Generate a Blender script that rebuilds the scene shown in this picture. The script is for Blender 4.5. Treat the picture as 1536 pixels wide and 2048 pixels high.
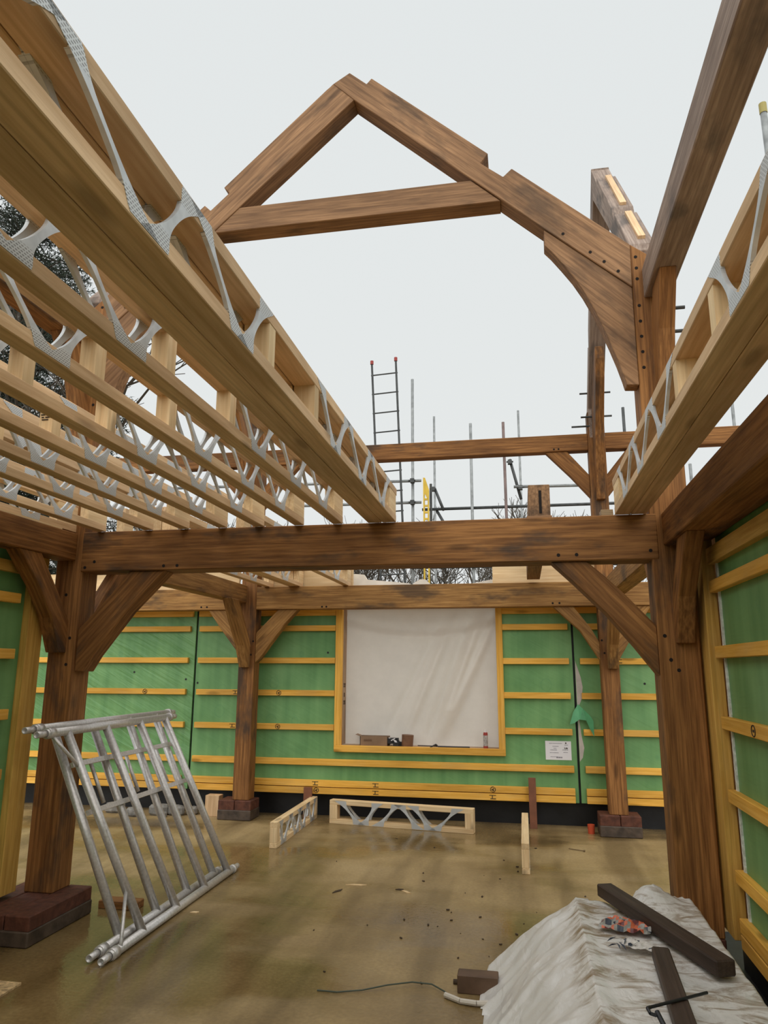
import bpy, math, random
from mathutils import Vector, Matrix
from mathutils import noise as mnoise

for o in list(bpy.data.objects):
    bpy.data.objects.remove(o)
SC = bpy.context.scene
COL = SC.collection
rnd = random.Random(7)

# ------------------------------------------------------------------ camera, sky, light, exposure
cam_d = bpy.data.cameras.new('camera')
cam = bpy.data.objects.new('camera', cam_d)
COL.objects.link(cam)
cam_d.sensor_fit = 'VERTICAL'; cam_d.sensor_height = 36.0
cam_d.lens = 1445.4 / 2048 * 36.0
cam_d.clip_start = 0.05; cam_d.clip_end = 300
yaw, pit, rol = -0.187254, 0.213802, 0.004613
fwd = Vector((math.sin(yaw)*math.cos(pit), math.cos(yaw)*math.cos(pit), math.sin(pit)))
rt = Vector((math.cos(yaw), -math.sin(yaw), 0))
up = rt.cross(fwd)
r2 = rt*math.cos(rol) + up*math.sin(rol)
u2 = -rt*math.sin(rol) + up*math.cos(rol)
M = Matrix((r2, u2, -fwd)).transposed().to_4x4()
M.translation = Vector((0, 0, 1.6))
cam.matrix_world = M
SC.camera = cam

W = bpy.data.worlds.new('overcast_sky'); SC.world = W
W.use_nodes = True
nt = W.node_tree; nt.nodes.clear()
wo = nt.nodes.new('ShaderNodeOutputWorld'); bg = nt.nodes.new('ShaderNodeBackground')
tc = nt.nodes.new('ShaderNodeTexCoord'); sx = nt.nodes.new('ShaderNodeSeparateXYZ')
nz = nt.nodes.new('ShaderNodeTexNoise'); nz.inputs['Scale'].default_value = 1.6; nz.inputs['Detail'].default_value = 3
ad = nt.nodes.new('ShaderNodeMath'); ad.operation = 'MULTIPLY_ADD'; ad.inputs[1].default_value = 0.35
rp = nt.nodes.new('ShaderNodeValToRGB')
rp.color_ramp.elements[0].position = 0.0; rp.color_ramp.elements[0].color = (0.80, 0.82, 0.81, 1)
rp.color_ramp.elements[1].position = 1.0; rp.color_ramp.elements[1].color = (0.765, 0.80, 0.805, 1)
nt.links.new(tc.outputs['Generated'], sx.inputs[0]); nt.links.new(tc.outputs['Generated'], nz.inputs['Vector'])
nt.links.new(nz.outputs['Fac'], ad.inputs[0]); nt.links.new(sx.outputs['Z'], ad.inputs[2])
nt.links.new(ad.outputs[0], rp.inputs[0]); nt.links.new(rp.outputs[0], bg.inputs[0]); nt.links.new(bg.outputs[0], wo.inputs[0])
bg.inputs[1].default_value = 1.0

sun_d = bpy.data.lights.new('overcast_sun', 'SUN'); sun_d.energy = 2.4; sun_d.angle = math.radians(100)
sun_d.color = (1.0, 0.97, 0.93)
sun = bpy.data.objects.new('overcast_sun', sun_d); COL.objects.link(sun)
sun.rotation_euler = (math.radians(36), 0, math.radians(6))
sun.location = (2, -6, 9)

SC.view_settings.view_transform = 'Standard'
SC.view_settings.look = 'None'
SC.view_settings.gamma = 1.0
SC.view_settings.use_curve_mapping = False
SC.view_settings.exposure = 0.0

# ------------------------------------------------------------------ materials
def _new(name):
    m = bpy.data.materials.new(name); m.use_nodes = True
    n = m.node_tree; b = n.nodes['Principled BSDF']
    return m, n, b

def N(n, t, **k):
    x = n.nodes.new(t)
    for a, v in k.items():
        if a.startswith('_'): setattr(x, a[1:], v)
        else: x.inputs[a.replace('__', ' ')].default_value = v
    return x

def objvec(n, scale, rand=True):
    tc = n.nodes.new('ShaderNodeTexCoord')
    mp = n.nodes.new('ShaderNodeMapping'); mp.inputs['Scale'].default_value = scale
    if rand:
        oi = n.nodes.new('ShaderNodeObjectInfo')
        mu = n.nodes.new('ShaderNodeVectorMath'); mu.operation = 'MULTIPLY_ADD'
        mu.inputs[1].default_value = (13.7, 7.3, 5.1)
        n.links.new(oi.outputs['Random'], mu.inputs[0]); n.links.new(tc.outputs['Object'], mu.inputs[2])
        n.links.new(mu.outputs[0], mp.inputs[0])
    else:
        n.links.new(tc.outputs['Object'], mp.inputs[0])
    return mp.outputs[0]

def ramp(n, src, stops):
    r = n.nodes.new('ShaderNodeValToRGB')
    e = r.color_ramp.elements
    while len(e) < len(stops): e.new(0.5)
    for i, (p, c) in enumerate(stops):
        e[i].position = p; e[i].color = (c[0], c[1], c[2], 1) if not isinstance(c, float) else (c, c, c, 1)
    n.links.new(src, r.inputs[0])
    return r.outputs[0]

def mix(n, fac, a, b, mode='MIX'):
    x = n.nodes.new('ShaderNodeMix'); x.data_type = 'RGBA'; x.blend_type = mode
    if isinstance(fac, (int, float)): x.inputs[0].default_value = fac
    else: n.links.new(fac, x.inputs[0])
    for i, v in ((6, a), (7, b)):
        if isinstance(v, tuple): x.inputs[i].default_value = (*v, 1)
        else: n.links.new(v, x.inputs[i])
    return x.outputs[2]

def wood(name, light, dark, stain=0.0, staincol=(0.05, 0.035, 0.025), rough=0.7, bump=0.25, knots=0.6, gs=(1.6, 34, 34)):
    m, n, b = _new(name)
    v = objvec(n, gs)
    g = N(n, 'ShaderNodeTexNoise', Scale=1.6, Detail=7.0, Roughness=0.62); n.links.new(v, g.inputs['Vector'])
    v2 = objvec(n, (0.5, 2.2, 2.2))
    g2 = N(n, 'ShaderNodeTexNoise', Scale=2.0, Detail=3.0); n.links.new(v2, g2.inputs['Vector'])
    mid = tuple((a + c)/2 for a, c in zip(light, dark))
    c1 = ramp(n, g.outputs['Fac'], [(0.34, dark), (0.5, mid), (0.64, light)])
    c2 = ramp(n, g2.outputs['Fac'], [(0.3, (0.72, 0.70, 0.68)), (0.7, (1.12, 1.12, 1.12))])
    c = mix(n, 1.0, c1, c2, 'MULTIPLY')
    # cathedral grain lines
    v5 = objvec(n, (0.55, 5.0, 5.0))
    wv = N(n, 'ShaderNodeTexWave', Scale=1.6, Distortion=5.0, Detail=3.0)
    wv.bands_direction = 'Y'; n.links.new(v5, wv.inputs['Vector'])
    f5 = ramp(n, wv.outputs['Fac'], [(0.0, 0.35), (0.22, 0.0)])
    c = mix(n, f5, c, tuple(0.72*x for x in dark))
    if knots:
        v3 = objvec(n, (1.5, 5.5, 5.5))
        k = N(n, 'ShaderNodeTexVoronoi', Scale=1.0); n.links.new(v3, k.inputs['Vector'])
        f = ramp(n, k.outputs['Distance'], [(0.07, float(knots)), (0.16, 0.0)])
        c = mix(n, f, c, tuple(0.38*x for x in dark))
    if stain:
        v4 = objvec(n, (0.9, 2.4, 2.4))
        s = N(n, 'ShaderNodeTexNoise', Scale=1.9, Detail=4.0, Roughness=0.6); n.links.new(v4, s.inputs['Vector'])
        f = ramp(n, s.outputs['Fac'], [(0.53, 0.0), (0.66, float(stain))])
        c = mix(n, f, c, staincol)
    n.links.new(c, b.inputs['Base Color'])
    b.inputs['Roughness'].default_value = rough
    b.inputs['Specular IOR Level'].default_value = 0.3
    bp = N(n, 'ShaderNodeBump', Strength=bump, Distance=0.01); n.links.new(g.outputs['Fac'], bp.inputs['Height'])
    n.links.new(bp.outputs[0], b.inputs['Normal'])
    return m

def plain(name, col, rough=0.6, metal=0.0, var=0.0, sc=8.0, bump=0.0, spec=0.4):
    m, n, b = _new(name)
    b.inputs['Roughness'].default_value = rough; b.inputs['Metallic'].default_value = metal
    b.inputs['Specular IOR Level'].default_value = spec
    if var:
        v = objvec(n, (sc, sc, sc))
        g = N(n, 'ShaderNodeTexNoise', Scale=1.0, Detail=5.0); n.links.new(v, g.inputs['Vector'])
        c = ramp(n, g.outputs['Fac'], [(0.3, tuple(x*(1-var) for x in col)), (0.7, tuple(min(1, x*(1+var)) for x in col))])
        n.links.new(c, b.inputs['Base Color'])
        if bump:
            bp = N(n, 'ShaderNodeBump', Strength=bump, Distance=0.02); n.links.new(g.outputs['Fac'], bp.inputs['Height'])
            n.links.new(bp.outputs[0], b.inputs['Normal'])
    else:
        b.inputs['Base Color'].default_value = (*col, 1)
    return m

OAK = wood('oak_timber', (0.40, 0.225, 0.11), (0.20, 0.105, 0.05), stain=0.6, bump=0.3)
OAKF = wood('oak_frame_timber', (0.375, 0.172, 0.052), (0.165, 0.066, 0.017), stain=0.8, bump=0.3)
OAKW = wood('weathered_oak', (0.42, 0.33, 0.27), (0.23, 0.165, 0.13), stain=0.75, staincol=(0.08, 0.07, 0.065), bump=0.3)
OAKB = wood('back_frame_oak', (0.47, 0.255, 0.082), (0.23, 0.107, 0.03), stain=0.7, bump=0.3)
PINE = wood('sawn_pine', (0.84, 0.60, 0.36), (0.66, 0.43, 0.23), stain=0.12, staincol=(0.35, 0.22, 0.12), knots=0.6, bump=0.12)
PINEP = wood('pale_pine', (0.90, 0.70, 0.42), (0.76, 0.53, 0.28), stain=0.1, staincol=(0.4, 0.24, 0.1), knots=0.7, bump=0.12)
BATT = wood('treated_batten', (0.95, 0.55, 0.115), (0.80, 0.40, 0.05), stain=0.2, staincol=(0.55, 0.36, 0.16), knots=0.7, bump=0.12)
STUD = wood('treated_stud', (0.76, 0.47, 0.12), (0.56, 0.31, 0.06), stain=0.25, staincol=(0.5, 0.33, 0.16), knots=0.6, bump=0.12)
DARKW = wood('dark_wet_timber', (0.085, 0.055, 0.04), (0.045, 0.028, 0.02), stain=0.3, rough=0.55, knots=0.2)
JAMB = wood('raw_jamb_timber', (0.62, 0.43, 0.27), (0.45, 0.29, 0.18), stain=0.3, knots=0.3)
BROWN = plain('red_brown_strip', (0.22, 0.085, 0.045), 0.6, var=0.2)
PEG = plain('peg_hole_dark', (0.012, 0.008, 0.006), 0.9)
SCAF = plain('galvanised_scaffold_tube', (0.27, 0.285, 0.285), 0.5, 0.3, var=0.3, sc=10)
SCAFD = plain('dark_scaffold_steel', (0.07, 0.075, 0.075), 0.55, 0.2, var=0.3, sc=14)
RUST = plain('rusty_scaffold_tube', (0.17, 0.12, 0.11), 0.6, 0.2, var=0.3, sc=10)
YEL = plain('yellow_plastic', (0.75, 0.52, 0.06), 0.45, var=0.12)
REDC = plain('red_plastic_cap', (0.35, 0.05, 0.04), 0.5)
BRICK = plain('red_brick', (0.105, 0.036, 0.02), 0.75, var=0.35, sc=22, bump=0.3)
MORTAR = plain('wet_blockwork', (0.075, 0.052, 0.036), 0.6, var=0.4, sc=14, bump=0.3)
DPM = plain('black_damp_proof_sheet', (0.012, 0.012, 0.013), 0.5, var=0.3, sc=6, bump=0.3)
WHITE = plain('white_paper', (0.80, 0.78, 0.80), 0.6)
INK = plain('grey_print', (0.22, 0.21, 0.24), 0.7)
BLACKINK = plain('black_stamp_ink', (0.045, 0.03, 0.018), 0.8)
CARD = plain('brown_cardboard', (0.26, 0.165, 0.10), 0.75, var=0.15)
STEEL = plain('dark_steel', (0.05, 0.05, 0.055), 0.45, 0.6)
FOAM = plain('white_expanding_foam', (0.74, 0.75, 0.70), 0.7, var=0.2, sc=40, bump=0.5)
INSUL = plain('white_membrane_offcut', (0.82, 0.76, 0.66), 0.6, var=0.1)
GREY = plain('grey_rubble', (0.22, 0.21, 0.19), 0.8, var=0.4, sc=20, bump=0.4)
TUBE = plain('dull_aluminium', (0.66, 0.64, 0.62), 0.36, 0.55, var=0.14, sc=60, bump=0.04)
CRUMB = plain('dark_mud_crumb', (0.07, 0.045, 0.025), 0.8, var=0.3, sc=30)
ORANGE = plain('orange_red_plastic', (0.55, 0.08, 0.03), 0.5)
GREENC = plain('dull_green_cord', (0.07, 0.085, 0.06), 0.6)
BARK = plain('bare_bark', (0.085, 0.072, 0.055), 0.85, var=0.3, sc=3)
NEEDLE = plain('conifer_needles', (0.022, 0.034, 0.020), 0.7, var=0.4, sc=1.2)
MUD = plain('muddy_ground', (0.20, 0.16, 0.11), 0.8, var=0.3, sc=0.6, bump=0.3)

def mat_membrane(name, strength):
    m, n, b = _new(name)
    v = objvec(n, (1, 1, 1), False)
    g = N(n, 'ShaderNodeTexNoise', Scale=2.3, Detail=4.0); n.links.new(v, g.inputs['Vector'])
    c = ramp(n, g.outputs['Fac'], [(0.3, (0.135, 0.31, 0.115)), (0.7, (0.20, 0.41, 0.165))])
    # faint vertical stripes (studs behind)
    sp = n.nodes.new('ShaderNodeSeparateXYZ'); n.links.new(v, sp.inputs[0])
    v2 = objvec(n, (9, 9, 0.6), False)
    g2 = N(n, 'ShaderNodeTexNoise', Scale=1.0, Detail=2.0); n.links.new(v2, g2.inputs['Vector'])
    c2 = ramp(n, g2.outputs['Fac'], [(0.35, (0.84, 0.88, 0.86)), (0.65, (1.1, 1.06, 1.06))])
    c = mix(n, 1.0, c, c2, 'MULTIPLY')
    # faint ring-like print repeated on the film
    v3 = objvec(n, (3.4, 3.4, 2.9), False)
    vo = N(n, 'ShaderNodeTexVoronoi', Scale=1.0, Randomness=0.55); n.links.new(v3, vo.inputs['Vector'])
    f = ramp(n, vo.outputs['Distance'], [(0.19, 0.0), (0.215, 0.28), (0.24, 0.0)])
    c = mix(n, f, c, (0.09, 0.27, 0.12))
    n.links.new(c, b.inputs['Base Color'])
    b.inputs['Roughness'].default_value = 0.42; b.inputs['Specular IOR Level'].default_value = 0.35
    mp = n.nodes.new('ShaderNodeMapping'); mp.vector_type = 'TEXTURE'; mp.inputs['Rotation'].default_value = (0, math.radians(28), 0)
    mp.inputs['Scale'].default_value = (0.9, 0.9, 0.085)
    n.links.new(v, mp.inputs[0])
    w = N(n, 'ShaderNodeTexNoise', Scale=1.0, Detail=3.0, Distortion=0.4); n.links.new(mp.outputs[0], w.inputs['Vector'])
    bp = N(n, 'ShaderNodeBump', Strength=strength, Distance=0.03); n.links.new(w.outputs['Fac'], bp.inputs['Height'])
    n.links.new(bp.outputs[0], b.inputs['Normal'])
    return m
GREEN = mat_membrane('green_breather_membrane', 0.16)
GREENW = mat_membrane('wrinkled_green_membrane', 0.75)
GREENF = plain('torn_green_film', (0.10, 0.36, 0.16), 0.4, var=0.2)
GREENF.node_tree.nodes['Principled BSDF'].inputs['Transmission Weight'].default_value = 0.0

def mat_floor():
    m, n, b = _new('wet_concrete_slab')
    v = objvec(n, (1, 1, 1), False)
    g = N(n, 'ShaderNodeTexNoise', Scale=0.9, Detail=6.0, Roughness=0.6); n.links.new(v, g.inputs['Vector'])
    c = ramp(n, g.outputs['Fac'], [(0.3, (0.24, 0.162, 0.072)), (0.5, (0.335, 0.236, 0.108)), (0.72, (0.41, 0.30, 0.155))])
    v2 = objvec(n, (2.2, 0.35, 1), False)
    g2 = N(n, 'ShaderNodeTexNoise', Scale=1.4, Detail=3.0); n.links.new(v2, g2.inputs['Vector'])
    c2 = ramp(n, g2.outputs['Fac'], [(0.36, (0.62, 0.60, 0.57)), (0.56, (1.06, 1.06, 1.06))])
    c = mix(n, 1.0, c, c2, 'MULTIPLY')
    v3 = objvec(n, (45, 45, 1), False)
    g3 = N(n, 'ShaderNodeTexNoise', Scale=1.0, Detail=3.0); n.links.new(v3, g3.inputs['Vector'])
    c3 = ramp(n, g3.outputs['Fac'], [(0.3, (0.86, 0.85, 0.84)), (0.7, (1.1, 1.1, 1.1))])
    c = mix(n, 1.0, c, c3, 'MULTIPLY')
    v4 = objvec(n, (0.55, 1.1, 1), False)
    g4 = N(n, 'ShaderNodeTexNoise', Scale=1.0, Detail=4.0, Roughness=0.55); n.links.new(v4, g4.inputs['Vector'])
    # standing water collects on the left near the plinth
    s4 = n.nodes.new('ShaderNodeSeparateXYZ'); n.links.new(v, s4.inputs[0])
    def rng(src, a, b):
        q = n.nodes.new('ShaderNodeMapRange'); q.inputs['From Min'].default_value = a; q.inputs['From Max'].default_value = b
        n.links.new(src, q.inputs['Value']); return q.outputs[0]
    mu = n.nodes.new('ShaderNodeMath'); mu.operation = 'MULTIPLY'
    n.links.new(rng(s4.outputs['X'], -1.2, -2.3), mu.inputs[0]); n.links.new(rng(s4.outputs['Y'], 5.6, 4.6), mu.inputs[1])
    ma = n.nodes.new('ShaderNodeMath'); ma.operation = 'MULTIPLY_ADD'; ma.inputs[1].default_value = -0.16
    n.links.new(mu.outputs[0], ma.inputs[0]); n.links.new(g4.outputs['Fac'], ma.inputs[2])
    r = ramp(n, ma.outputs[0], [(0.40, 0.10), (0.56, 0.55)])
    wet = ramp(n, ma.outputs[0], [(0.38, (0.60, 0.57, 0.50)), (0.56, (1.0, 1.0, 1.0))])
    c = mix(n, 1.0, c, wet, 'MULTIPLY')
    n.links.new(c, b.inputs['Base Color']); n.links.new(r, b.inputs['Roughness'])
    b.inputs['Specular IOR Level'].default_value = 0.4
    bp = N(n, 'ShaderNodeBump', Strength=0.12, Distance=0.01); n.links.new(g3.outputs['Fac'], bp.inputs['Height'])
    n.links.new(bp.outputs[0], b.inputs['Normal'])
    return m
FLOOR = mat_floor()

def mat_gusset():
    m, n, b = _new('galvanised_web_plate')
    tc = n.nodes.new('ShaderNodeTexCoord')
    sp = n.nodes.new('ShaderNodeSeparateXYZ'); n.links.new(tc.outputs['Object'], sp.inputs[0])
    cb = n.nodes.new('ShaderNodeCombineXYZ'); n.links.new(sp.outputs['Y'], cb.inputs[0]); n.links.new(sp.outputs['Z'], cb.inputs[1])
    br = N(n, 'ShaderNodeTexBrick', Scale=1.0); br.offset = 0.5
    br.inputs['Brick Width'].default_value = 0.0125; br.inputs['Row Height'].default_value = 0.0072
    br.inputs['Mortar Size'].default_value = 0.0021
    br.inputs['Color1'].default_value = (0.22, 0.225, 0.22, 1); br.inputs['Color2'].default_value = (0.30, 0.30, 0.29, 1)
    br.inputs['Mortar'].default_value = (0.66, 0.68, 0.68, 1)
    n.links.new(cb.outputs[0], br.inputs['Vector'])
    # nail teeth only where the plate is pressed into the chords
    f = ramp(n, sp.outputs['Z'], [(0.05, 1.0), (0.058, 0.0), (0.172, 0.0), (0.18, 1.0)])
    g = N(n, 'ShaderNodeTexNoise', Scale=18.0, Detail=4.0); n.links.new(tc.outputs['Object'], g.inputs['Vector'])
    base = ramp(n, g.outputs['Fac'], [(0.3, (0.50, 0.53, 0.54)), (0.7, (0.68, 0.71, 0.72))])
    c = mix(n, f, base, br.outputs['Color'])
    n.links.new(c, b.inputs['Base Color']); b.inputs['Metallic'].default_value = 0.35; b.inputs['Roughness'].default_value = 0.45
    return m
WEB = mat_gusset()

def mat_sheet(name, col, trans, dirt=None, gloss=0.35, bump=0.0, bsc=(3, 3, 3)):
    m, n, b = _new(name)
    out = n.nodes['Material Output']
    v = objvec(n, (1, 1, 1), False)
    cc = None
    g = N(n, 'ShaderNodeTexNoise', Scale=5.0, Detail=6.0, Roughness=0.65); n.links.new(v, g.inputs['Vector'])
    c = ramp(n, g.outputs['Fac'], [(0.3, tuple(x*0.93 for x in col)), (0.7, col)])
    if dirt:
        v2 = objvec(n, (5.0, 11.0, 5.0), False)
        g2 = N(n, 'ShaderNodeTexNoise', Scale=1.0, Detail=7.0, Roughness=0.68, Distortion=1.2); n.links.new(v2, g2.inputs['Vector'])
        geo = n.nodes.new('ShaderNodeNewGeometry'); s2 = n.nodes.new('ShaderNodeSeparateXYZ'); n.links.new(v, s2.inputs[0])
        hz = ramp(n, s2.outputs['Z'], [(0.34, 0.0), (0.40, 1.0)])
        f = ramp(n, g2.outputs['Fac'], [(0.47, 0.0), (0.57, 0.55), (0.66, 0.9)])
        fm = n.nodes.new('ShaderNodeMath'); fm.operation = 'MULTIPLY'
        n.links.new(f, fm.inputs[0]); n.links.new(hz, fm.inputs[1])
        c = mix(n, fm.outputs[0], c, dirt)
    n.links.new(c, b.inputs['Base Color'])
    b.inputs['Roughness'].default_value = gloss; b.inputs['Specular IOR Level'].default_value = 0.4
    tr = n.nodes.new('ShaderNodeBsdfTranslucent'); n.links.new(c, tr.inputs['Color'])
    ms = n.nodes.new('ShaderNodeMixShader'); ms.inputs[0].default_value = trans
    n.links.new(b.outputs[0], ms.inputs[1]); n.links.new(tr.outputs[0], ms.inputs[2]); n.links.new(ms.outputs[0], out.inputs['Surface'])
    if bump:
        v3 = objvec(n, bsc, False)
        g3 = N(n, 'ShaderNodeTexNoise', Scale=1.0, Detail=5.0, Distortion=0.8); n.links.new(v3, g3.inputs['Vector'])
        bp = N(n, 'ShaderNodeBump', Strength=bump, Distance=0.03); n.links.new(g3.outputs['Fac'], bp.inputs['Height'])
        n.links.new(bp.outputs[0], b.inputs['Normal']); n.links.new(bp.outputs[0], tr.inputs['Normal'])
    return m
SHEET = mat_sheet('translucent_white_sheet', (0.95, 0.89, 0.81), 0.42, gloss=0.45, bump=0.1, bsc=(9, 9, 9))
TARP = mat_sheet('dirty_white_plastic', (0.92, 0.90, 0.86), 0.15, dirt=(0.30, 0.20, 0.10), gloss=0.28, bump=0.35, bsc=(12, 7, 12))

# ------------------------------------------------------------------ mesh helpers
class MB:
    def __init__(s): s.v = []; s.f = []
    def box(s, x0, x1, y0, y1, z0, z1):
        i = len(s.v)
        s.v += [Vector(p) for p in ((x0,y0,z0),(x1,y0,z0),(x1,y1,z0),(x0,y1,z0),(x0,y0,z1),(x1,y0,z1),(x1,y1,z1),(x0,y1,z1))]
        for q in ((0,3,2,1),(4,5,6,7),(0,1,5,4),(1,2,6,5),(2,3,7,6),(3,0,4,7)): s.f.append([i+k for k in q])
        return s
    def prism(s, pts, plane, a, b):
        """2-D outline in plane XZ, YZ or XY, given thickness from a to b along the third axis"""
        def P(p, t):
            return Vector((p[0], t, p[1])) if plane == 'XZ' else Vector((t, p[0], p[1])) if plane == 'YZ' else Vector((p[0], p[1], t))
        i = len(s.v); n = len(pts)
        s.v += [P(p, a) for p in pts] + [P(p, b) for p in pts]
        area = sum(pts[k][0]*pts[(k+1) % n][1] - pts[(k+1) % n][0]*pts[k][1] for k in range(n))
        flip = (area > 0) == (plane != 'XZ')
        A = [i+k for k in range(n)]; B = [i+n+k for k in range(n)]
        if b < a: flip = not flip
        s.f.append(A[::-1] if flip else A); s.f.append(B if flip else B[::-1])
        for k in range(n):
            q = [A[k], A[(k+1) % n], B[(k+1) % n], B[k]]
            s.f.append(q if flip else q[::-1])
        return s
    def tube(s, p0, p1, r, n=10, r1=None, hollow=False, cap=True):
        p0 = Vector(p0); p1 = Vector(p1); d = (p1-p0)
        if d.length < 1e-9: return s
        d.normalize(); a = d.orthogonal().normalized(); b = d.cross(a)
        r1 = r if r1 is None else r1
        i = len(s.v)
        for P, R in ((p0, r), (p1, r1)):
            for k in range(n):
                t = 2*math.pi*k/n; s.v.append(P + a*R*math.cos(t) + b*R*math.sin(t))
        for k in range(n): s.f.append([i+k, i+(k+1) % n, i+n+(k+1) % n, i+n+k])
        if hollow:
            j = len(s.v)
            for P, R, o in ((p0, r*0.78, 0), (p1, r1*0.78, 0), (p0, r*0.78, 0.03), (p1, r1*0.78, -0.03)):
                for k in range(n):
                    t = 2*math.pi*k/n; s.v.append(P + d*o + a*R*math.cos(t) + b*R*math.sin(t))
            for k in range(n):
                l = (k+1) % n
                s.f.append([i+l, i+k, j+k, j+l]); s.f.append([i+n+k, i+n+l, j+n+l, j+n+k])
                s.f.append([j+l, j+k, j+2*n+k, j+2*n+l]); s.f.append([j+n+k, j+n+l, j+3*n+l, j+3*n+k])
            s.f.append([j+2*n+k for k in range(n)][::-1]); s.f.append([j+3*n+k for k in range(n)])
        elif cap:
            s.f.append([i+k for k in range(n)][::-1]); s.f.append([i+n+k for k in range(n)])
        return s
    def path(s, pts, r, n=8):
        for a, b in zip(pts, pts[1:]): s.tube(a, b, r, n)
        return s
    def quad(s, a, b, c, d):
        i = len(s.v); s.v += [Vector(a), Vector(b), Vector(c), Vector(d)]; s.f.append([i, i+1, i+2, i+3]); return s

def empty(name, loc):
    o = bpy.data.objects.new(name, None); COL.objects.link(o); o.location = loc
    o.empty_display_size = 0.1
    return o
def tag(o, label, cat, group=None, kind=None):
    o['label'] = label
    if cat: o['category'] = cat
    if group: o['group'] = group
    if kind: o['kind'] = kind
    return o
def struct(o): o['kind'] = 'structure'; return o

def build(name, mb, mat, parent=None, grain=None, bevel=0.0, smooth=False, origin=None):
    """link the collected shape as one mesh object; local X runs along the grain"""
    vs = mb.v
    if origin is None:
        lo = Vector((min(v.x for v in vs), min(v.y for v in vs), min(v.z for v in vs)))
        hi = Vector((max(v.x for v in vs), max(v.y for v in vs), max(v.z for v in vs)))
        ctr = (lo+hi)/2
    else: ctr = Vector(origin)
    if grain is not None:
        g = Vector(grain).normalized()
        ref = Vector((0, 0, 1)) if abs(g.z) < 0.9 else Vector((0, 1, 0))
        y = ref.cross(g).normalized(); z = g.cross(y)
        R = Matrix((g, y, z)).transposed()
    else: R = Matrix.Identity(3)
    Ri = R.transposed()
    me = bpy.data.meshes.new(name)
    me.from_pydata([Ri @ (v-ctr) for v in vs], [], mb.f); me.update()
    me.materials.append(mat)
    if smooth:
        for p in me.polygons: p.use_smooth = True
    o = bpy.data.objects.new(name, me); COL.objects.link(o)
    T = R.to_4x4(); T.translation = ctr
    WORLD[o.name] = T
    if parent is not None:
        o.parent = parent
        o.matrix_parent_inverse = Matrix.Identity(4)
        o.matrix_basis = parent_world(parent).inverted() @ T
    else:
        o.matrix_basis = T
    if bevel:
        m = o.modifiers.new('edge', 'BEVEL'); m.width = bevel; m.segments = 1; m.limit_method = 'ANGLE'; m.angle_limit = math.radians(35)
    return o
WORLD = {}
def parent_world(o):
    if o.name in WORLD: return WORLD[o.name]
    return Matrix.Translation(o.location) @ o.rotation_euler.to_matrix().to_4x4()
def box(name, mat, x0, x1, y0, y1, z0, z1, parent=None, grain=None, bevel=0.0):
    if grain is None:
        d = {(x1-x0): (1, 0, 0), (y1-y0): (0, 1, 0), (z1-z0): (0, 0, 1)}; grain = d[max(d)]
    return build(name, MB().box(x0, x1, y0, y1, z0, z1), mat, parent, grain, bevel)
def prism(name, mat, pts, plane, a, b, grain, parent=None, bevel=0.004):
    return build(name, MB().prism(pts, plane, a, b), mat, parent, grain, bevel)
def copy_tree(o, parent=None):
    c = o.copy(); COL.objects.link(c)
    if parent is not None: c.parent = parent
    for ch in [k for k in bpy.data.objects if k.parent == o]: copy_tree(ch, c)
    return c
def pegs(parent, name, pts, plane, face, r=0.011, mat=PEG, depth=0.02):
    for p in pts:
        m = MB()
        if plane == 'XZ': m.tube((p[0], face-0.0015, p[1]), (p[0], face+depth, p[1]), r, 12)
        else: m.tube((face-0.0015, p[0], p[1]), (face+depth, p[0], p[1]), r, 12)
        build(name, m, mat, parent)

# ------------------------------------------------------------------ setting: ground, slab, walls
o = box('ground', MUD, -60, 60, -30, 90, -0.5, -0.12); struct(o)
o = build('floor', MB().box(-9, 6, -4, 8.42, -0.12, 0.0), FLOOR, origin=(0, 0, 0)); struct(o)

BF, MF = 8.15, 8.195           # face of back battens, face of back membrane
def batten_row(wall, zc, spans, h=0.064, axis='X'):
    for a, b in spans:
        if axis == 'X': box('batten', BATT, a, b, BF, MF, zc-h/2, zc+h/2, wall, bevel=0.003)
        elif axis == 'R': box('batten', BATT, 1.07, 1.115, a, b, zc-h/2, zc+h/2, wall, bevel=0.003)
        else: box('batten', BATT, -3.295, -3.25, a, b, zc-h/2, zc+h/2, wall, bevel=0.003)

wb = struct(empty('wall_back', (-1, 8.2, 0)))
for nm, x0, x1, z0, z1 in (('membrane', -6.6, -3.835, .25, 2.30), ('membrane', -3.81, -2.06, .25, 2.30), ('membrane', -2.06, -.25, .25, .74),
                           ('membrane', -.25, .522, .25, 2.30), ('membrane', .545, 4.2, .25, 2.30)):
    build(nm, MB().box(x0, x1, MF, MF+.03, z0, z1), GREENW if x0 < -6 else GREEN, wb)
for x0, x1 in ((-6.6, -2.06), (-.25, 4.2)):
    box('wall_core', PINE, x0, x1, MF+.04, MF+.2, .25, 2.30, wb, grain=(0, 0, 1))
box('wall_core', PINE, -2.06, -.25, MF+.04, MF+.2, .25, .74, wb)
build('gap_backing', MB().box(-3.84, -3.80, MF+.028, MF+.038, .25, 2.3).box(.515, .55, MF+.028, MF+.038, .25, 2.3), DPM, wb)
build('damp_proof_upstand', MB().box(-6.6, 4.2, 8.34, 8.38, 0.0, .26), DPM, wb)
batten_row(wb, 2.237, [(-6.6, -3.87), (-3.79, -2.105), (-.215, .50), (.565, 4.2)], h=.072)
batten_row(wb, 2.057, [(-6.6, -3.89), (-3.775, -2.105), (-.215, .485), (.60, 4.2)])
batten_row(wb, 1.690, [(-6.6, -3.90), (-3.775, -2.105), (-.215, .485), (.60, 4.2)])
batten_row(wb, 1.328, [(-6.6, -3.91), (-3.775, -2.105), (-.215, .485), (.60, 4.2)])
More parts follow.
